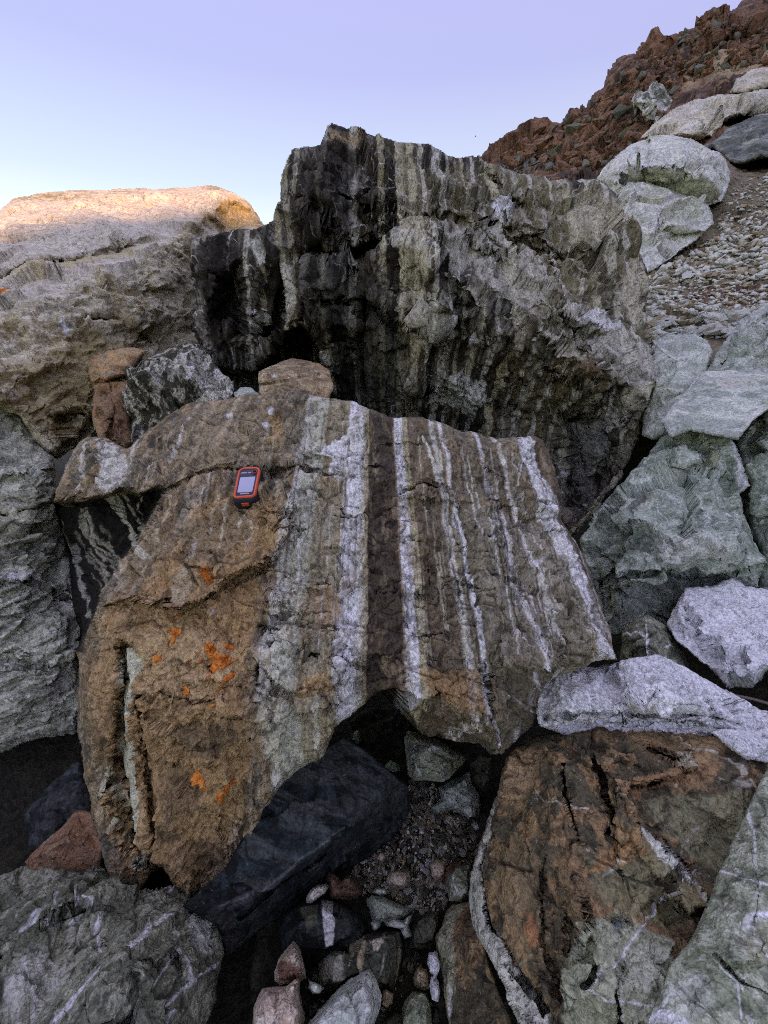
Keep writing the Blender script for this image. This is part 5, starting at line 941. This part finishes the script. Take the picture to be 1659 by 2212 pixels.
gap_stone([(60, 1560), (100, 1430), (200, 1370), (340, 1325), (450, 1340), (540, 1400), (620, 1450), (665, 1540), (640, 1620), (520, 1700), (400, 1780), (250, 1780), (100, 1760)], 0.14, 0.04, M_BLUE, 'dark blue grey stone crossed by one broad white stripe', seed=58, thick=0.1,
          paint=[('area', [(355, 1335), (440, 1340), (455, 1480), (440, 1660), (380, 1670), (360, 1500)], lin('#c9c5cc'), 0.95, 3, 2, 0.03), ('area', [(200, 1390), (340, 1345), (350, 1500), (240, 1560)], lin('#4a4a42'), 0.6, 8, 6, 0.04)])
gap_stone([(660, 1340), (700, 1305), (780, 1320), (900, 1370), (1000, 1410), (960, 1460), (890, 1500), (800, 1520), (720, 1530), (690, 1440)], 0.11, 0.05, M_GREY, 'greenish grey triangular stone lying flat in the gap', seed=59, paint=[('area', [(650, 1300), (1010, 1300), (1010, 1540), (650, 1540)], lin('#6a746f'), 0.7, 4, 2, 0.1)])
gap_stone([(700, 1500), (740, 1480), (760, 1510), (740, 1550), (710, 1545)], 0.14, 0.11, M_GREY2, 'rounded grey pebble beside the greenish triangular stone', seed=60)
gap_stone([(780, 1480), (850, 1455), (920, 1480), (1000, 1420), (960, 1520), (980, 1590), (930, 1610), (900, 1540), (800, 1520)], 0.145, 0.10, M_GREY2, 'lumpy grey stone between triangular stone and striped stone', seed=61)
gap_stone([(330, 1780), (390, 1680), (520, 1700), (540, 1620), (660, 1570), (720, 1560), (830, 1540), (905, 1560), (915, 1700), (890, 1850), (850, 1960), (760, 1940), (650, 1900), (520, 1900), (420, 1980), (330, 1960)], 0.17, 0.06, M_DARK, 'black stone with narrow tan and white stripes in the gap', seed=62, thick=0.1,
          paint=[('line', [(640, 1580), (640, 1720), (620, 1850)], 9, lin('#8d7a60'), 0.85), ('line', [(880, 1570), (890, 1700), (870, 1900)], 9, lin('#8d7d66'), 0.85), ('area', [(530, 1650), (640, 1580), (650, 1620), (540, 1700)], lin('#9a8670'), 0.8, 3, 4, 0.02), ('area', [(690, 1640), (800, 1560), (820, 1600), (740, 1720)], lin('#b09c88'), 0.8, 3, 6, 0.02), ('area', [(350, 1720), (500, 1720), (500, 1900), (360, 1900)], lin('#8f8a84'), 0.6, 5, 12, 0.02), ('line', [(560, 1700), (550, 1800)], 4, lin('#8d7a60'), 0.7), ('line', [(790, 1720), (770, 1860)], 5, lin('#77726c'), 0.7)])
gap_stone([(20, 1830), (60, 1740), (160, 1620), (200, 1660), (230, 1780), (250, 1880), (200, 1910), (80, 1930), (25, 1900)], 0.22, 0.12, M_PINKS, 'reddish pointed stone above the pink stone', seed=63, paint=[('area', [(40, 1780), (130, 1730), (230, 1820), (200, 1900), (60, 1910)], lin('#4a2a22'), 0.85, 4, 5, 0.03), ('line', [(60, 1740), (160, 1630), (210, 1680)], 10, lin('#96786c'), 0.6)])
gap_stone([(-120, 2080), (-60, 1950), (40, 1935), (110, 1930), (180, 1870), (210, 1870), (205, 1980), (235, 2120), (220, 2260), (180, 2400), (-140, 2400)], 0.28, 0.16, M_PINKS, 'pink stone with dark red blotch at the bottom edge', seed=64, thick=0.12, paint=[('area', [(-20, 1960), (60, 1950), (40, 2060), (-10, 2140), (-40, 2100)], lin('#4a2520'), 0.8, 4, 6, 0.03), ('area', [(-120, 1900), (240, 1900), (240, 2400), (-140, 2400)], lin('#a88f8c'), 0.5, 4, 2, 0.1)])
gap_stone([(210, 2260), (330, 2110), (450, 1970), (560, 1880), (690, 1805), (740, 1900), (770, 2000), (760, 2090), (730, 2160), (700, 2300), (660, 2480), (150, 2480)], 0.30, 0.18, M_GREY2, 'pale blue grey stone pointing up at the bottom edge', seed=65, thick=0.12, paint=[('area', [(480, 1980), (690, 1820), (720, 1890), (560, 2000), (440, 2060)], lin('#70776f'), 0.6, 5, 5, 0.03), ('area', [(200, 1800), (780, 1800), (780, 2480), (150, 2480)], lin('#a3adb3'), 0.4, 4, 2, 0.1)])
gap_stone([(990, 1880), (1020, 1810), (1080, 1815), (1110, 1870), (1100, 1950), (1040, 1960), (1000, 1930)], 0.16, 0.10, M_BROWNS, 'brown cube shaped stone beside the lilac one', seed=66)
gap_stone([(1085, 1780), (1100, 1700), (1150, 1690), (1180, 1790), (1150, 1870), (1175, 1980), (1160, 2050), (1120, 2030), (1100, 1930), (1120, 1860)], 0.21, 0.15, M_ICE, 'pale lilac sliver of stone standing in the gap', seed=67, paint=[('area', [(1080, 1680), (1190, 1680), (1190, 2060), (1080, 2060)], lin('#b6b2d6'), 0.5, 3, 2, 0.1)])
gap_stone([(920, 2050), (980, 1970), (1080, 1970), (1110, 2060), (1120, 2200), (1100, 2330), (960, 2320), (900, 2200)], 0.15, 0.07, M_GRN, 'dark green grey stone at the bottom of the gap', seed=68)
gap_stone([(775, 1970), (800, 1955), (850, 1990), (840, 2060), (800, 2090), (770, 2060)], 0.16, 0.11, M_BROWNS, 'small brown stone right of the pale blue grey stone', seed=69)
gap_stone([(780, 2180), (860, 2120), (960, 2150), (1010, 2250), (1000, 2420), (760, 2420)], 0.14, 0.06, M_DARK, 'dark speckled stone at the very bottom of the gap', seed=70)
gap_stone([(960, 1560), (1000, 1480), (1070, 1430), (1170, 1410), (1180, 1500), (1150, 1640), (1060, 1690), (960, 1680)], 0.10, 0.02, M_DARK, 'black stone in the shade left of the leaning rust splinter', seed=71, thick=0.1)
gap_stone([(270, 1900), (310, 1910), (380, 1950), (350, 1990), (290, 1990), (265, 1950)], 0.24, 0.19, M_GREY2, 'small pale stone between pink stone and pale blue grey stone', seed=72)
gap_stone([(1220, 1230), (1230, 1160), (1300, 1100), (1400, 1090), (1390, 1200), (1390, 1300), (1330, 1360), (1240, 1350)], 0.17, 0.12, M_GRN, 'grey green stone tucked against the rust boulder rim', seed=73)
gap_stone([(1205, 1240), (1215, 1150), (1250, 1090), (1330, 1070), (1340, 1120), (1270, 1180), (1240, 1250)], 0.13, 0.09, M_RUST, 'dark red stone behind the grey green one in the gap', seed=74, paint=[('area', [(1180, 1050), (1360, 1050), (1360, 1260), (1180, 1260)], lin('#4a2a22'), 0.8, 3, 2, 0.1)])
gap_stone([(1100, 1090), (1150, 1050), (1220, 1080), (1220, 1160), (1180, 1210), (1120, 1180)], 0.09, 0.05, M_PINKS, 'pinkish grey stone on the gravel near the rust boulder', seed=75)
gap_stone([(800, 1200), (830, 1140), (900, 1130), (970, 1140), (965, 1230), (940, 1270), (820, 1260)], 0.085, 0.04, M_PINKS, 'squarish pink brown stone in the middle of the gravel', seed=76, paint=[('area', [(790, 1120), (980, 1120), (980, 1280), (790, 1280)], lin('#85746c'), 0.6, 3, 2, 0.1)])
gap_stone([(735, 1050), (760, 1010), (805, 1010), (800, 1060), (770, 1090)], 0.06, 0.03, M_PINKS, 'small pink stone on the gravel beside the blue slab', seed=77)
gap_stone([(705, 1290), (730, 1250), (810, 1260), (820, 1300), (760, 1315)], 0.08, 0.05, M_GREY2, 'flat grey stone below the squarish pink brown one', seed=78)
gap_stone([(1330, 690), (1380, 670), (1450, 680), (1440, 760), (1370, 770), (1330, 740)], 0.16, 0.12, M_GREY2, 'whitish cube of stone on the light grey chipped stone', seed=79)
rock('stone', Q([(1140, 1590), (1190, 1520), (1215, 1440), (1260, 1370), (1340, 1350), (1400, 1340), (1430, 1500), (1480, 1640), (1520, 1800), (1580, 1960), (1640, 2100), (1700, 2300), (1740, 2460), (1230, 2460), (1240, 2200), (1200, 2000), (1190, 1850), (1150, 1700)]),
     [(p[0], p[1], 'z', z) for p, z in zip(Q([(1145, 1590), (1260, 1375), (1400, 1345), (1200, 1850), (1240, 2200), (1240, 2440), (1430, 1500), (1520, 1800), (1640, 2100), (1740, 2440), (1290, 1600), (1300, 1900), (1400, 1800), (1400, 2200), (1290, 1750)]), [0.12, 0.12, 0.16, 0.14, 0.16, 0.18, 0.26, 0.30, 0.32, 0.34, 0.20, 0.21, 0.25, 0.27, 0.20])],
     M_RUSTB, label='long rust and grey splinter leaning against the rust boulder rim', cat='stone', step=2.3, smooth=0.1, warp=5, jag=2, round_px=7, round_m=0.015, thick=0.12, fb=(0.01, 0.08), chip=((0.06, 0.012), (0.02, 0.003)), seed=80,
     paint=[('area', Q([(1140, 1590), (1215, 1440), (1260, 1370), (1400, 1340), (1300, 1420), (1260, 1560), (1290, 1750), (1290, 1950), (1260, 2100), (1230, 2460), (1200, 2460), (1190, 1900)]), lin('#84836f'), 0.9, 5, 5, 0.03), ('area', Q([(1270, 1560), (1380, 1380), (1440, 1520), (1420, 1700), (1340, 1800)]), lin('#302824'), 0.7, 6, 10, 0.03), ('area', Q([(1300, 1480), (1360, 1420), (1370, 1560), (1300, 1640)]), lin('#6b4528'), 0.7, 6, 6, 0.03), ('line', Q([(1200, 1850), (1250, 1960), (1240, 2150)]), 4, ICE, 0.7)])
stick_o = None

# ------------------------------------------------------------------ lichen crusts on the slab
MAINR = [n for n, r in REG.items() if 'handset' in (r['o'].get('label') or '')][0]
LEFTR = [n for n, r in REG.items() if 'sunlit top' in (r['o'].get('label') or '')][0]
L1 = lambda pts: [(66.4 + a * 0.36, 829.5 + b * 0.36) for a, b in pts]
L3 = lambda pts: [(a * 0.36, 1415.5 + b * 0.36) for a, b in pts]
for k, (pl, wb) in enumerate([
        (L1([(770, 1490), (820, 1465), (875, 1470), (878, 1500), (850, 1512), (850, 1555), (815, 1560), (812, 1510)]), 9),
        (L1([(1065, 1555), (1108, 1560), (1104, 1620), (1150, 1620), (1192, 1640), (1182, 1692), (1140, 1692), (1070, 1745), (1086, 1690), (1078, 1650), (1056, 1600)]), 10),
        (L1([(1150, 1552), (1212, 1575), (1200, 1600), (1160, 1580)]), 6), (L1([(955, 1775), (988, 1795), (988, 1840), (958, 1835)]), 6), (L1([(750, 1638), (780, 1628), (780, 1658), (756, 1664)]), 5),
        (L1([(1020, 1110), (1074, 1110), (1064, 1140), (1026, 1144)]), 6),
        (L3([(1140, 705), (1190, 683), (1232, 718), (1264, 770), (1250, 804), (1212, 792), (1182, 768), (1140, 768)]), 5), (L3([(1372, 748), (1412, 778), (1406, 812), (1370, 822), (1342, 842), (1336, 895), (1310, 884), (1306, 830), (1342, 808)]), 6)]):
    lichen(MAINR, pl, wb, 400 + k)
_r = random.Random(9)
for k in range(22):
    cx, cy = _r.choice([(370, 1375), (455, 1415), (470, 1440), (420, 1440), (440, 1670), (485, 1705), (470, 1480), (300, 1560)]); cx += _r.gauss(0, 26); cy += _r.gauss(0, 24); q = _r.uniform(2, 5)
    lichen(MAINR, [(cx - q, cy), (cx, cy - q), (cx + q, cy), (cx, cy + q)], 4, 440 + k)
lichen(LEFTR, [(5, 642), (25, 626), (44, 630), (36, 648), (20, 664), (12, 655)], 6, 420, 0.02)

# ------------------------------------------------------------------ handset lying on the slab
def plain(name, col, rough=0.5, spec=0.5, coat=0.0, grain=0.0):
    b = NB(name); s = mk(b.nt, 'BsdfPrincipled'); o = mk(b.nt, 'OutputMaterial'); b.l.new(s.outputs[0], o.inputs[0])
    t = mk(b.nt, 'TexCoord').outputs['Object']
    b.val(s.inputs['Base Color'], b.mix(b.rng(b.noise(t, 400, 3, 0.6), 0.3, 0.7), tuple(q * (1 - grain) for q in col), tuple(min(1, q * (1 + grain)) for q in col)))
    s.inputs['Roughness'].default_value = rough; s.inputs['Specular IOR Level'].default_value = spec; s.inputs['Coat Weight'].default_value = coat
    return b.m
G_BLACK = plain('black_rubber', (0.018, 0.018, 0.024), 0.6, 0.4, grain=0.15)
G_ORANGE = plain('orange_plastic', (0.80, 0.125, 0.045), 0.38, 0.5, grain=0.05)
G_PANEL = plain('dark_panel', (0.022, 0.022, 0.04), 0.25, 0.5)
G_SCREEN = plain('screen_glass', (0.50, 0.50, 0.66), 0.2, 0.5, grain=0.02)
G_TEXT = plain('white_print', (0.8, 0.8, 0.82), 0.5)
nrm = np.array([0, -math.sin(math.radians(25)), math.cos(math.radians(25))])
pt = at(539.9, 1011.0, 'm', -0.029); pb = at(527.0, 1074.5, 'm', -0.029)
ax_y = (pt - pb); GL = np.linalg.norm(ax_y); ax_y /= GL
ax_x = np.cross(ax_y, nrm); ax_x /= np.linalg.norm(ax_x)
print('HANDSET face length', GL)
gs = GL / 0.094
gps = bpy.data.objects.new('gps_handset', None); COL.objects.link(gps)
cen = (pt + pb) / 2 - nrm * 0.031
gps.matrix_world = Matrix(((ax_x[0], ax_y[0], nrm[0], cen[0]), (ax_x[1], ax_y[1], nrm[1], cen[1]), (ax_x[2], ax_y[2], nrm[2], cen[2]), (0, 0, 0, 1))) @ Matrix.Scale(gs, 4)
gps.empty_display_size = 0.03
tag(gps, 'orange and black handheld satellite navigator lying on the banded slab', 'gps handset')
def outline_pts(w, h, r_top, r_bot, bow=0.0, n=9):
    pts = []
    for (cx, cy, r, a0) in ((w - r_top, h - r_top, r_top, 0), (-w + r_top, h - r_top, r_top, 90), (-w + r_bot, -h + r_bot, r_bot, 180), (w - r_bot, -h + r_bot, r_bot, 270)):
        for k in range(n):
            a = math.radians(a0 + 90 * k / (n - 1)); pts.append((cx + r * math.cos(a), cy + r * math.sin(a)))
    out = []
    for x, y in pts:
        t = 1 - (x / w) ** 2
        out.append((x * (1 - 0.05 * max(0, -y / h)), y + (bow * t if y > 0 else -bow * 0.6 * t)))
    return out
def layered(name, levels, mat, parent, w, h, rt, rb, bow, hole=None, cy=0.0):
    """stack of rounded outlines: levels = (height, inset)"""
    vs, fs = [], []
    n = None
    for z, ins in levels:
        o = outline_pts(w - ins, h - ins, max(0.002, rt - ins), max(0.002, rb - ins), bow)
        n = len(o); vs += [(x, y + cy, z) for x, y in o]
    for k in range(len(levels) - 1):
        for j in range(n):
            fs.append((k * n + j, k * n + (j + 1) % n, (k + 1) * n + (j + 1) % n, (k + 1) * n + j))
    if not hole:
        fs.append(tuple(range(n))[::-1]); fs.append(tuple((len(levels) - 1) * n + j for j in range(n)))
    else:
        for j in range(n): fs.append(((len(levels) - 1) * n + j, (len(levels) - 1) * n + (j + 1) % n, (j + 1) % n, j))
    o = link_mesh(name, np.array(vs), fs, mat, smooth=True, parent=parent)
    m = o.modifiers.new('edges', 'EDGE_SPLIT'); m.split_angle = math.radians(40)
    return o
layered('case', [(-0.006, 0.006), (-0.003, 0.002), (0.004, 0.0), (0.019, 0.0), (0.024, 0.0012), (0.0275, 0.0045)], G_BLACK, gps, 0.0285, 0.0515, 0.014, 0.012, 0.003, cy=-0.003)
bez = layered('bezel', [(0.0255, 0.0), (0.0290, 0.0005), (0.0308, 0.0022), (0.0308, 0.0046), (0.0292, 0.0060), (0.0265, 0.0058)], G_ORANGE, gps, 0.0262, 0.0475, 0.013, 0.010, 0.003, hole=True)
layered('front_panel', [(0.026, 0.0), (0.0290, 0.0), (0.0294, 0.0006)], G_PANEL, gps, 0.0212, 0.0425, 0.009, 0.007, 0.0022)
layered('screen', [(0.0290, 0.0), (0.0299, 0.0), (0.0300, 0.0002)], G_SCREEN, gps, 0.0172, 0.0240, 0.0021, 0.0021, 0.0, cy=-0.0085)
stk = layered('button', [(0.0285, 0.0), (0.0325, 0.0004), (0.0345, 0.0014)], plain('black_button', (0.01, 0.008, 0.01), 0.4), gps, 0.0042, 0.0042, 0.0041, 0.0041, 0.0)
stk.location = (0.0135, 0.0315, 0)
rg = layered('button_ring', [(0.0290, 0.0), (0.0318, 0.0003), (0.0318, 0.0016), (0.0295, 0.0018)], plain('dull_orange', (0.42, 0.10, 0.06), 0.5), stk, 0.0061, 0.0061, 0.0060, 0.0060, 0.0, hole=True)
for sx_, sy_, hh in ((-1, 0.022, 0.006), (-1, 0.006, 0.006), (1, 0.020, 0.006), (1, 0.004, 0.006), (-1, -0.012, 0.006)):
    bt = layered('side_key', [(0.011, 0.001), (0.0125, 0.0), (0.018, 0.0), (0.0195, 0.001)], G_BLACK, gps, 0.0022, hh, 0.002, 0.002, 0.0)
    bt.location = (sx_ * 0.0282, sy_, 0)
lt = layered('latch', [(0.006, 0.001), (0.007, 0.0), (0.015, 0.0), (0.016, 0.001)], plain('orange_latch', (0.55, 0.09, 0.03), 0.45), gps, 0.0085, 0.0032, 0.0025, 0.0025, 0.0)
lt.location = (0.001, -0.0545, 0.004)
def lettering(txt, size, loc, name='lettering'):
    cu = bpy.data.curves.new(name, 'FONT'); cu.body = txt; cu.size = size; cu.align_x = 'CENTER'; cu.align_y = 'CENTER'; cu.extrude = 0.0001; cu.offset = size * 0.02
    t = bpy.data.objects.new(name, cu); COL.objects.link(t)
    me = bpy.data.meshes.new_from_object(t.evaluated_get(bpy.context.evaluated_depsgraph_get()))
    bpy.data.objects.remove(t); bpy.data.curves.remove(cu)
    me.materials.clear(); me.materials.append(G_TEXT); me.name = name
    o = bpy.data.objects.new(name, me); COL.objects.link(o); o.parent = gps; o.location = loc
    return o
lettering('eTREX 20x', 0.0052, (-0.0065, 0.0300, 0.0296))
lettering('GARMIN', 0.0050, (0.0, -0.0366, 0.0296))

# ------------------------------------------------------------------ loose stones
rng = np.random.default_rng(11)
def scatter(name, host, poly, n_ind, n_stuff, size, mats, label, cat, group, stuff_label, flat=0.6, seed=3, sizefn=None, tries=60):
    """loose stones lying on a surface: the largest ones single, the small rest as one mass"""
    xs = [p[0] for p in poly]; ys = [p[1] for p in poly]
    N = (n_ind + n_stuff) * 4
    X = rng.uniform(min(xs), max(xs), N); Y = rng.uniform(min(ys), max(ys), N)
    m = inside(X, Y, poly); X, Y = X[m][:n_ind + n_stuff], Y[m][:n_ind + n_stuff]
    P, ok = surf_many(host, X, Y); P, X, Y = P[ok], X[ok], Y[ok]
    S = size[0] + (size[1] - size[0]) * rng.random(len(X)) ** 3.5
    if sizefn: S = S * sizefn(X, Y)
    D = (P - CAM) @ FW
    W = S * D / FPX
    order = np.argsort(-S)
    bases = [stone_mesh(name, seed * 50 + k, mats[k % len(mats)], 10, flat * (0.7 + 0.1 * (k % 5))) for k in range(8)]
    for j in order[:n_ind]:
        bk = int(rng.integers(8)); o = bpy.data.objects.new(name, bases[bk]); COL.objects.link(o)
        o.location = P[j] + np.array([0, 0, W[j] * 0.2]); o.scale = (W[j] * rng.uniform(0.8, 1.3), W[j] * rng.uniform(0.7, 1.1), W[j] * rng.uniform(0.7, 1.2))
        o.rotation_euler = (rng.normal(0, 0.35), rng.normal(0, 0.35), rng.uniform(0, 6.28))
        tag(o, label[bk % len(mats)], cat, group + ', ' + label[bk % len(mats)].split()[0])
    rest = order[n_ind:]
    if len(rest):
        bv = []
        for me in bases:
            v = np.empty(len(me.vertices) * 3); me.vertices.foreach_get('co', v)
            f = np.array([tuple(p.vertices) for p in me.polygons if len(p.vertices) == 3]); bv.append((v.reshape(-1, 3), f))
        for q, mat in enumerate(mats):
            vs, fs, nv = [], [], 0
            for j in rest[q::len(mats)]:
                v, f = bv[int(rng.integers(8))]
                a, b_, c = rng.normal(0, 0.4), rng.normal(0, 0.4), rng.uniform(0, 6.28)
                R = np.array(Matrix.Rotation(c, 3, 'Z') @ Matrix.Rotation(a, 3, 'X') @ Matrix.Rotation(b_, 3, 'Y'))
                vs.append((v * W[j] * rng.uniform(0.7, 1.3, 3)) @ R.T + P[j] + np.array([0, 0, W[j] * 0.16])); fs.append(f + nv); nv += len(v)
            o = link_mesh(stuff_label[0], np.concatenate(vs), [np.concatenate(fs)], mat, smooth=False)
            tag(o, stuff_label[1] + stuff_label[2][q], None, None, 'stuff')
scree_poly = [(1392, 745), (1398, 600), (1440, 572), (1500, 540), (1545, 500), (1560, 450), (1590, 400), (1640, 375), (1720, 360), (1800, 420), (1800, 760), (1659, 730), (1560, 740)]
scatter('scree_stone', 'hillside', scree_poly, 295, 7000, (5, 40), [M_SCREE, M_SCREE, M_SCREEB], ('pale grey angular stone in the scree below the green boulder', 'pale grey angular stone in the scree below the green boulder', 'brown angular stone in the scree below the green boulder'), 'stone', 'scree stones on the slope',
        ('scree', 'fine scree on the slope, ', ('pale chips', 'light chips', 'brown chips')), 0.55, 3, lambda x, y: np.clip((y - 300) / 330, 0.4, 1.3) * np.where((y > 600) & (y < 690) & (x > 1430), 0.55, 1.0))
red_poly = [(1075, 338), (1140, 288), (1215, 290), (1242, 260), (1300, 222), (1330, 172), (1390, 128), (1460, 118), (1530, 66), (1610, 36), (1669, 6), (1740, -40), (1740, 130), (1560, 170), (1460, 200), (1400, 290), (1300, 370), (1260, 395), (1120, 385)]
scatter('rubble_rock', 'hillside', red_poly, 270, 2500, (6, 50), [M_REDS, M_REDS, M_SCREED], ('reddish brown angular rubble block on the high hillside', 'reddish brown angular rubble block on the high hillside', 'dark grey angular rubble block on the high hillside'), 'rock', 'red rubble on the hillside',
        ('rubble', 'small rubble on the red hillside, ', ('red chips', 'rust chips', 'grey chips')), 0.75, 5, lambda x, y: np.clip((y + 200) / 480, 0.5, 1.1))
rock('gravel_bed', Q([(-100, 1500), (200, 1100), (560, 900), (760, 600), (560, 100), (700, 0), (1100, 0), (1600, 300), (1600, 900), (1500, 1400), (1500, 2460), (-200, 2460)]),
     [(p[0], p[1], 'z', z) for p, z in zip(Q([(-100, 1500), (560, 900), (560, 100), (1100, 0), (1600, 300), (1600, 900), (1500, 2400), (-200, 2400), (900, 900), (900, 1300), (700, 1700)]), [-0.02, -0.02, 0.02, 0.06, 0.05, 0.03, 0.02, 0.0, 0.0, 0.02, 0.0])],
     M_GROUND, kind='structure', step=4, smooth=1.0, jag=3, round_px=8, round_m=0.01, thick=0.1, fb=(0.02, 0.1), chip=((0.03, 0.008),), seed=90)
gpoly = Q([(520, 1180), (640, 1010), (820, 840), (880, 700), (960, 520), (1120, 520), (1240, 720), (1420, 800), (1440, 1040), (1340, 1100), (1230, 1250), (1200, 1420), (1000, 1420), (820, 1300), (640, 1300)])
scatter('gravel_stone', 'gravel_bed', gpoly, 280, 2500, (4, 26), [M_SCREED, M_SCREEB, M_SCREE], ('dark angular gravel stone in the gap under the slab', 'brown angular gravel stone in the gap under the slab', 'pale angular gravel stone in the gap under the slab'), 'stone', 'gravel in the gap',
        ('gravel', 'fine gravel in the gap, ', ('dark grains', 'brown grains', 'pale grains')), 0.7, 7)
gp2 = Q([(560, 1950), (900, 1700), (1000, 1680), (1090, 1900), (1130, 2100), (1200, 2440), (700, 2440), (240, 2100), (240, 1700)])
scatter('pebble', 'gravel_bed', gp2, 60, 200, (6, 26), [M_SCREED, M_SCREEB, M_SCREED], ('dark pebble at the bottom of the gap', 'brown pebble at the bottom of the gap', 'dark pebble at the bottom of the gap'), 'stone', 'pebbles in the gap', ('gravel', 'fine dark gravel at the bottom of the gap, ', ('dark grains', 'brown grains', 'black grains')), 0.7, 9)

# ------------------------------------------------------------------ stick and bird
def tube(name, pts, rads, mat, n=10):
    vs, fs = [], []
    for k, (p, r) in enumerate(zip(pts, rads)):
        d = np.array(pts[min(k + 1, len(pts) - 1)]) - np.array(pts[max(k - 1, 0)]); d /= np.linalg.norm(d)
        u = np.cross(d, [0, 0, 1.0]); u /= np.linalg.norm(u); v = np.cross(d, u)
        vs += [p + r * (math.cos(a) * u + math.sin(a) * v) for a in np.linspace(0, 2 * math.pi, n, endpoint=False)]
    for k in range(len(pts) - 1):
        for j in range(n): fs.append((k * n + j, k * n + (j + 1) % n, (k + 1) * n + (j + 1) % n, (k + 1) * n + j))
    fs.append(tuple(range(n))[::-1]); fs.append(tuple((len(pts) - 1) * n + j for j in range(n)))
    return link_mesh(name, np.array(vs), fs, mat)
M_WOOD = plain('bleached_wood', (0.34, 0.27, 0.22), 0.8, 0.2, grain=0.25)
s0, s1 = at(1572, 1500, 'y', 0.735), at(1720, 1534, 'y', 0.69)
tag(tube('stick', [s0 + (s1 - s0) * t + np.array([0, 0, 0.004 * math.sin(5 * t)]) for t in np.linspace(0, 1, 7)], np.linspace(0.003, 0.0055, 7), M_WOOD), 'bleached wooden stick between the two white boulders', 'stick')
bp_ = at(1027, 295, 'd', 55.0)
bird = link_mesh('bird', np.array([(-0.05, 0, 0), (0.10, 0, 0.01), (0.16, 0, 0.02), (0.0, 0.03, 0.02), (0.0, -0.03, 0.02), (0.0, 0, -0.04), (-0.14, 0, 0.01)]) + 0, [(0, 3, 6), (0, 6, 4), (3, 1, 4), (0, 5, 3), (0, 4, 5), (1, 3, 5), (1, 5, 4), (1, 2, 3), (2, 4, 1), (3, 4, 6)], plain('dark_feathers', (0.03, 0.03, 0.035), 0.8), smooth=False)
bird.location = bp_
for sgn in (-1, 1):
    w = link_mesh('wing', np.array([(-0.04, 0, 0.01), (0.05, 0, 0.012), (0.03, sgn * 0.13, 0.07), (-0.05, sgn * 0.22, 0.05), (0.0, sgn * 0.02, 0.022)]), [(0, 1, 2), (0, 2, 3), (1, 4, 2), (4, 3, 2), (0, 3, 4), (0, 4, 1)], bpy.data.materials['dark_feathers'], smooth=False, parent=bird)
tag(bird, 'tiny dark bird in the sky above the banded block', 'bird')
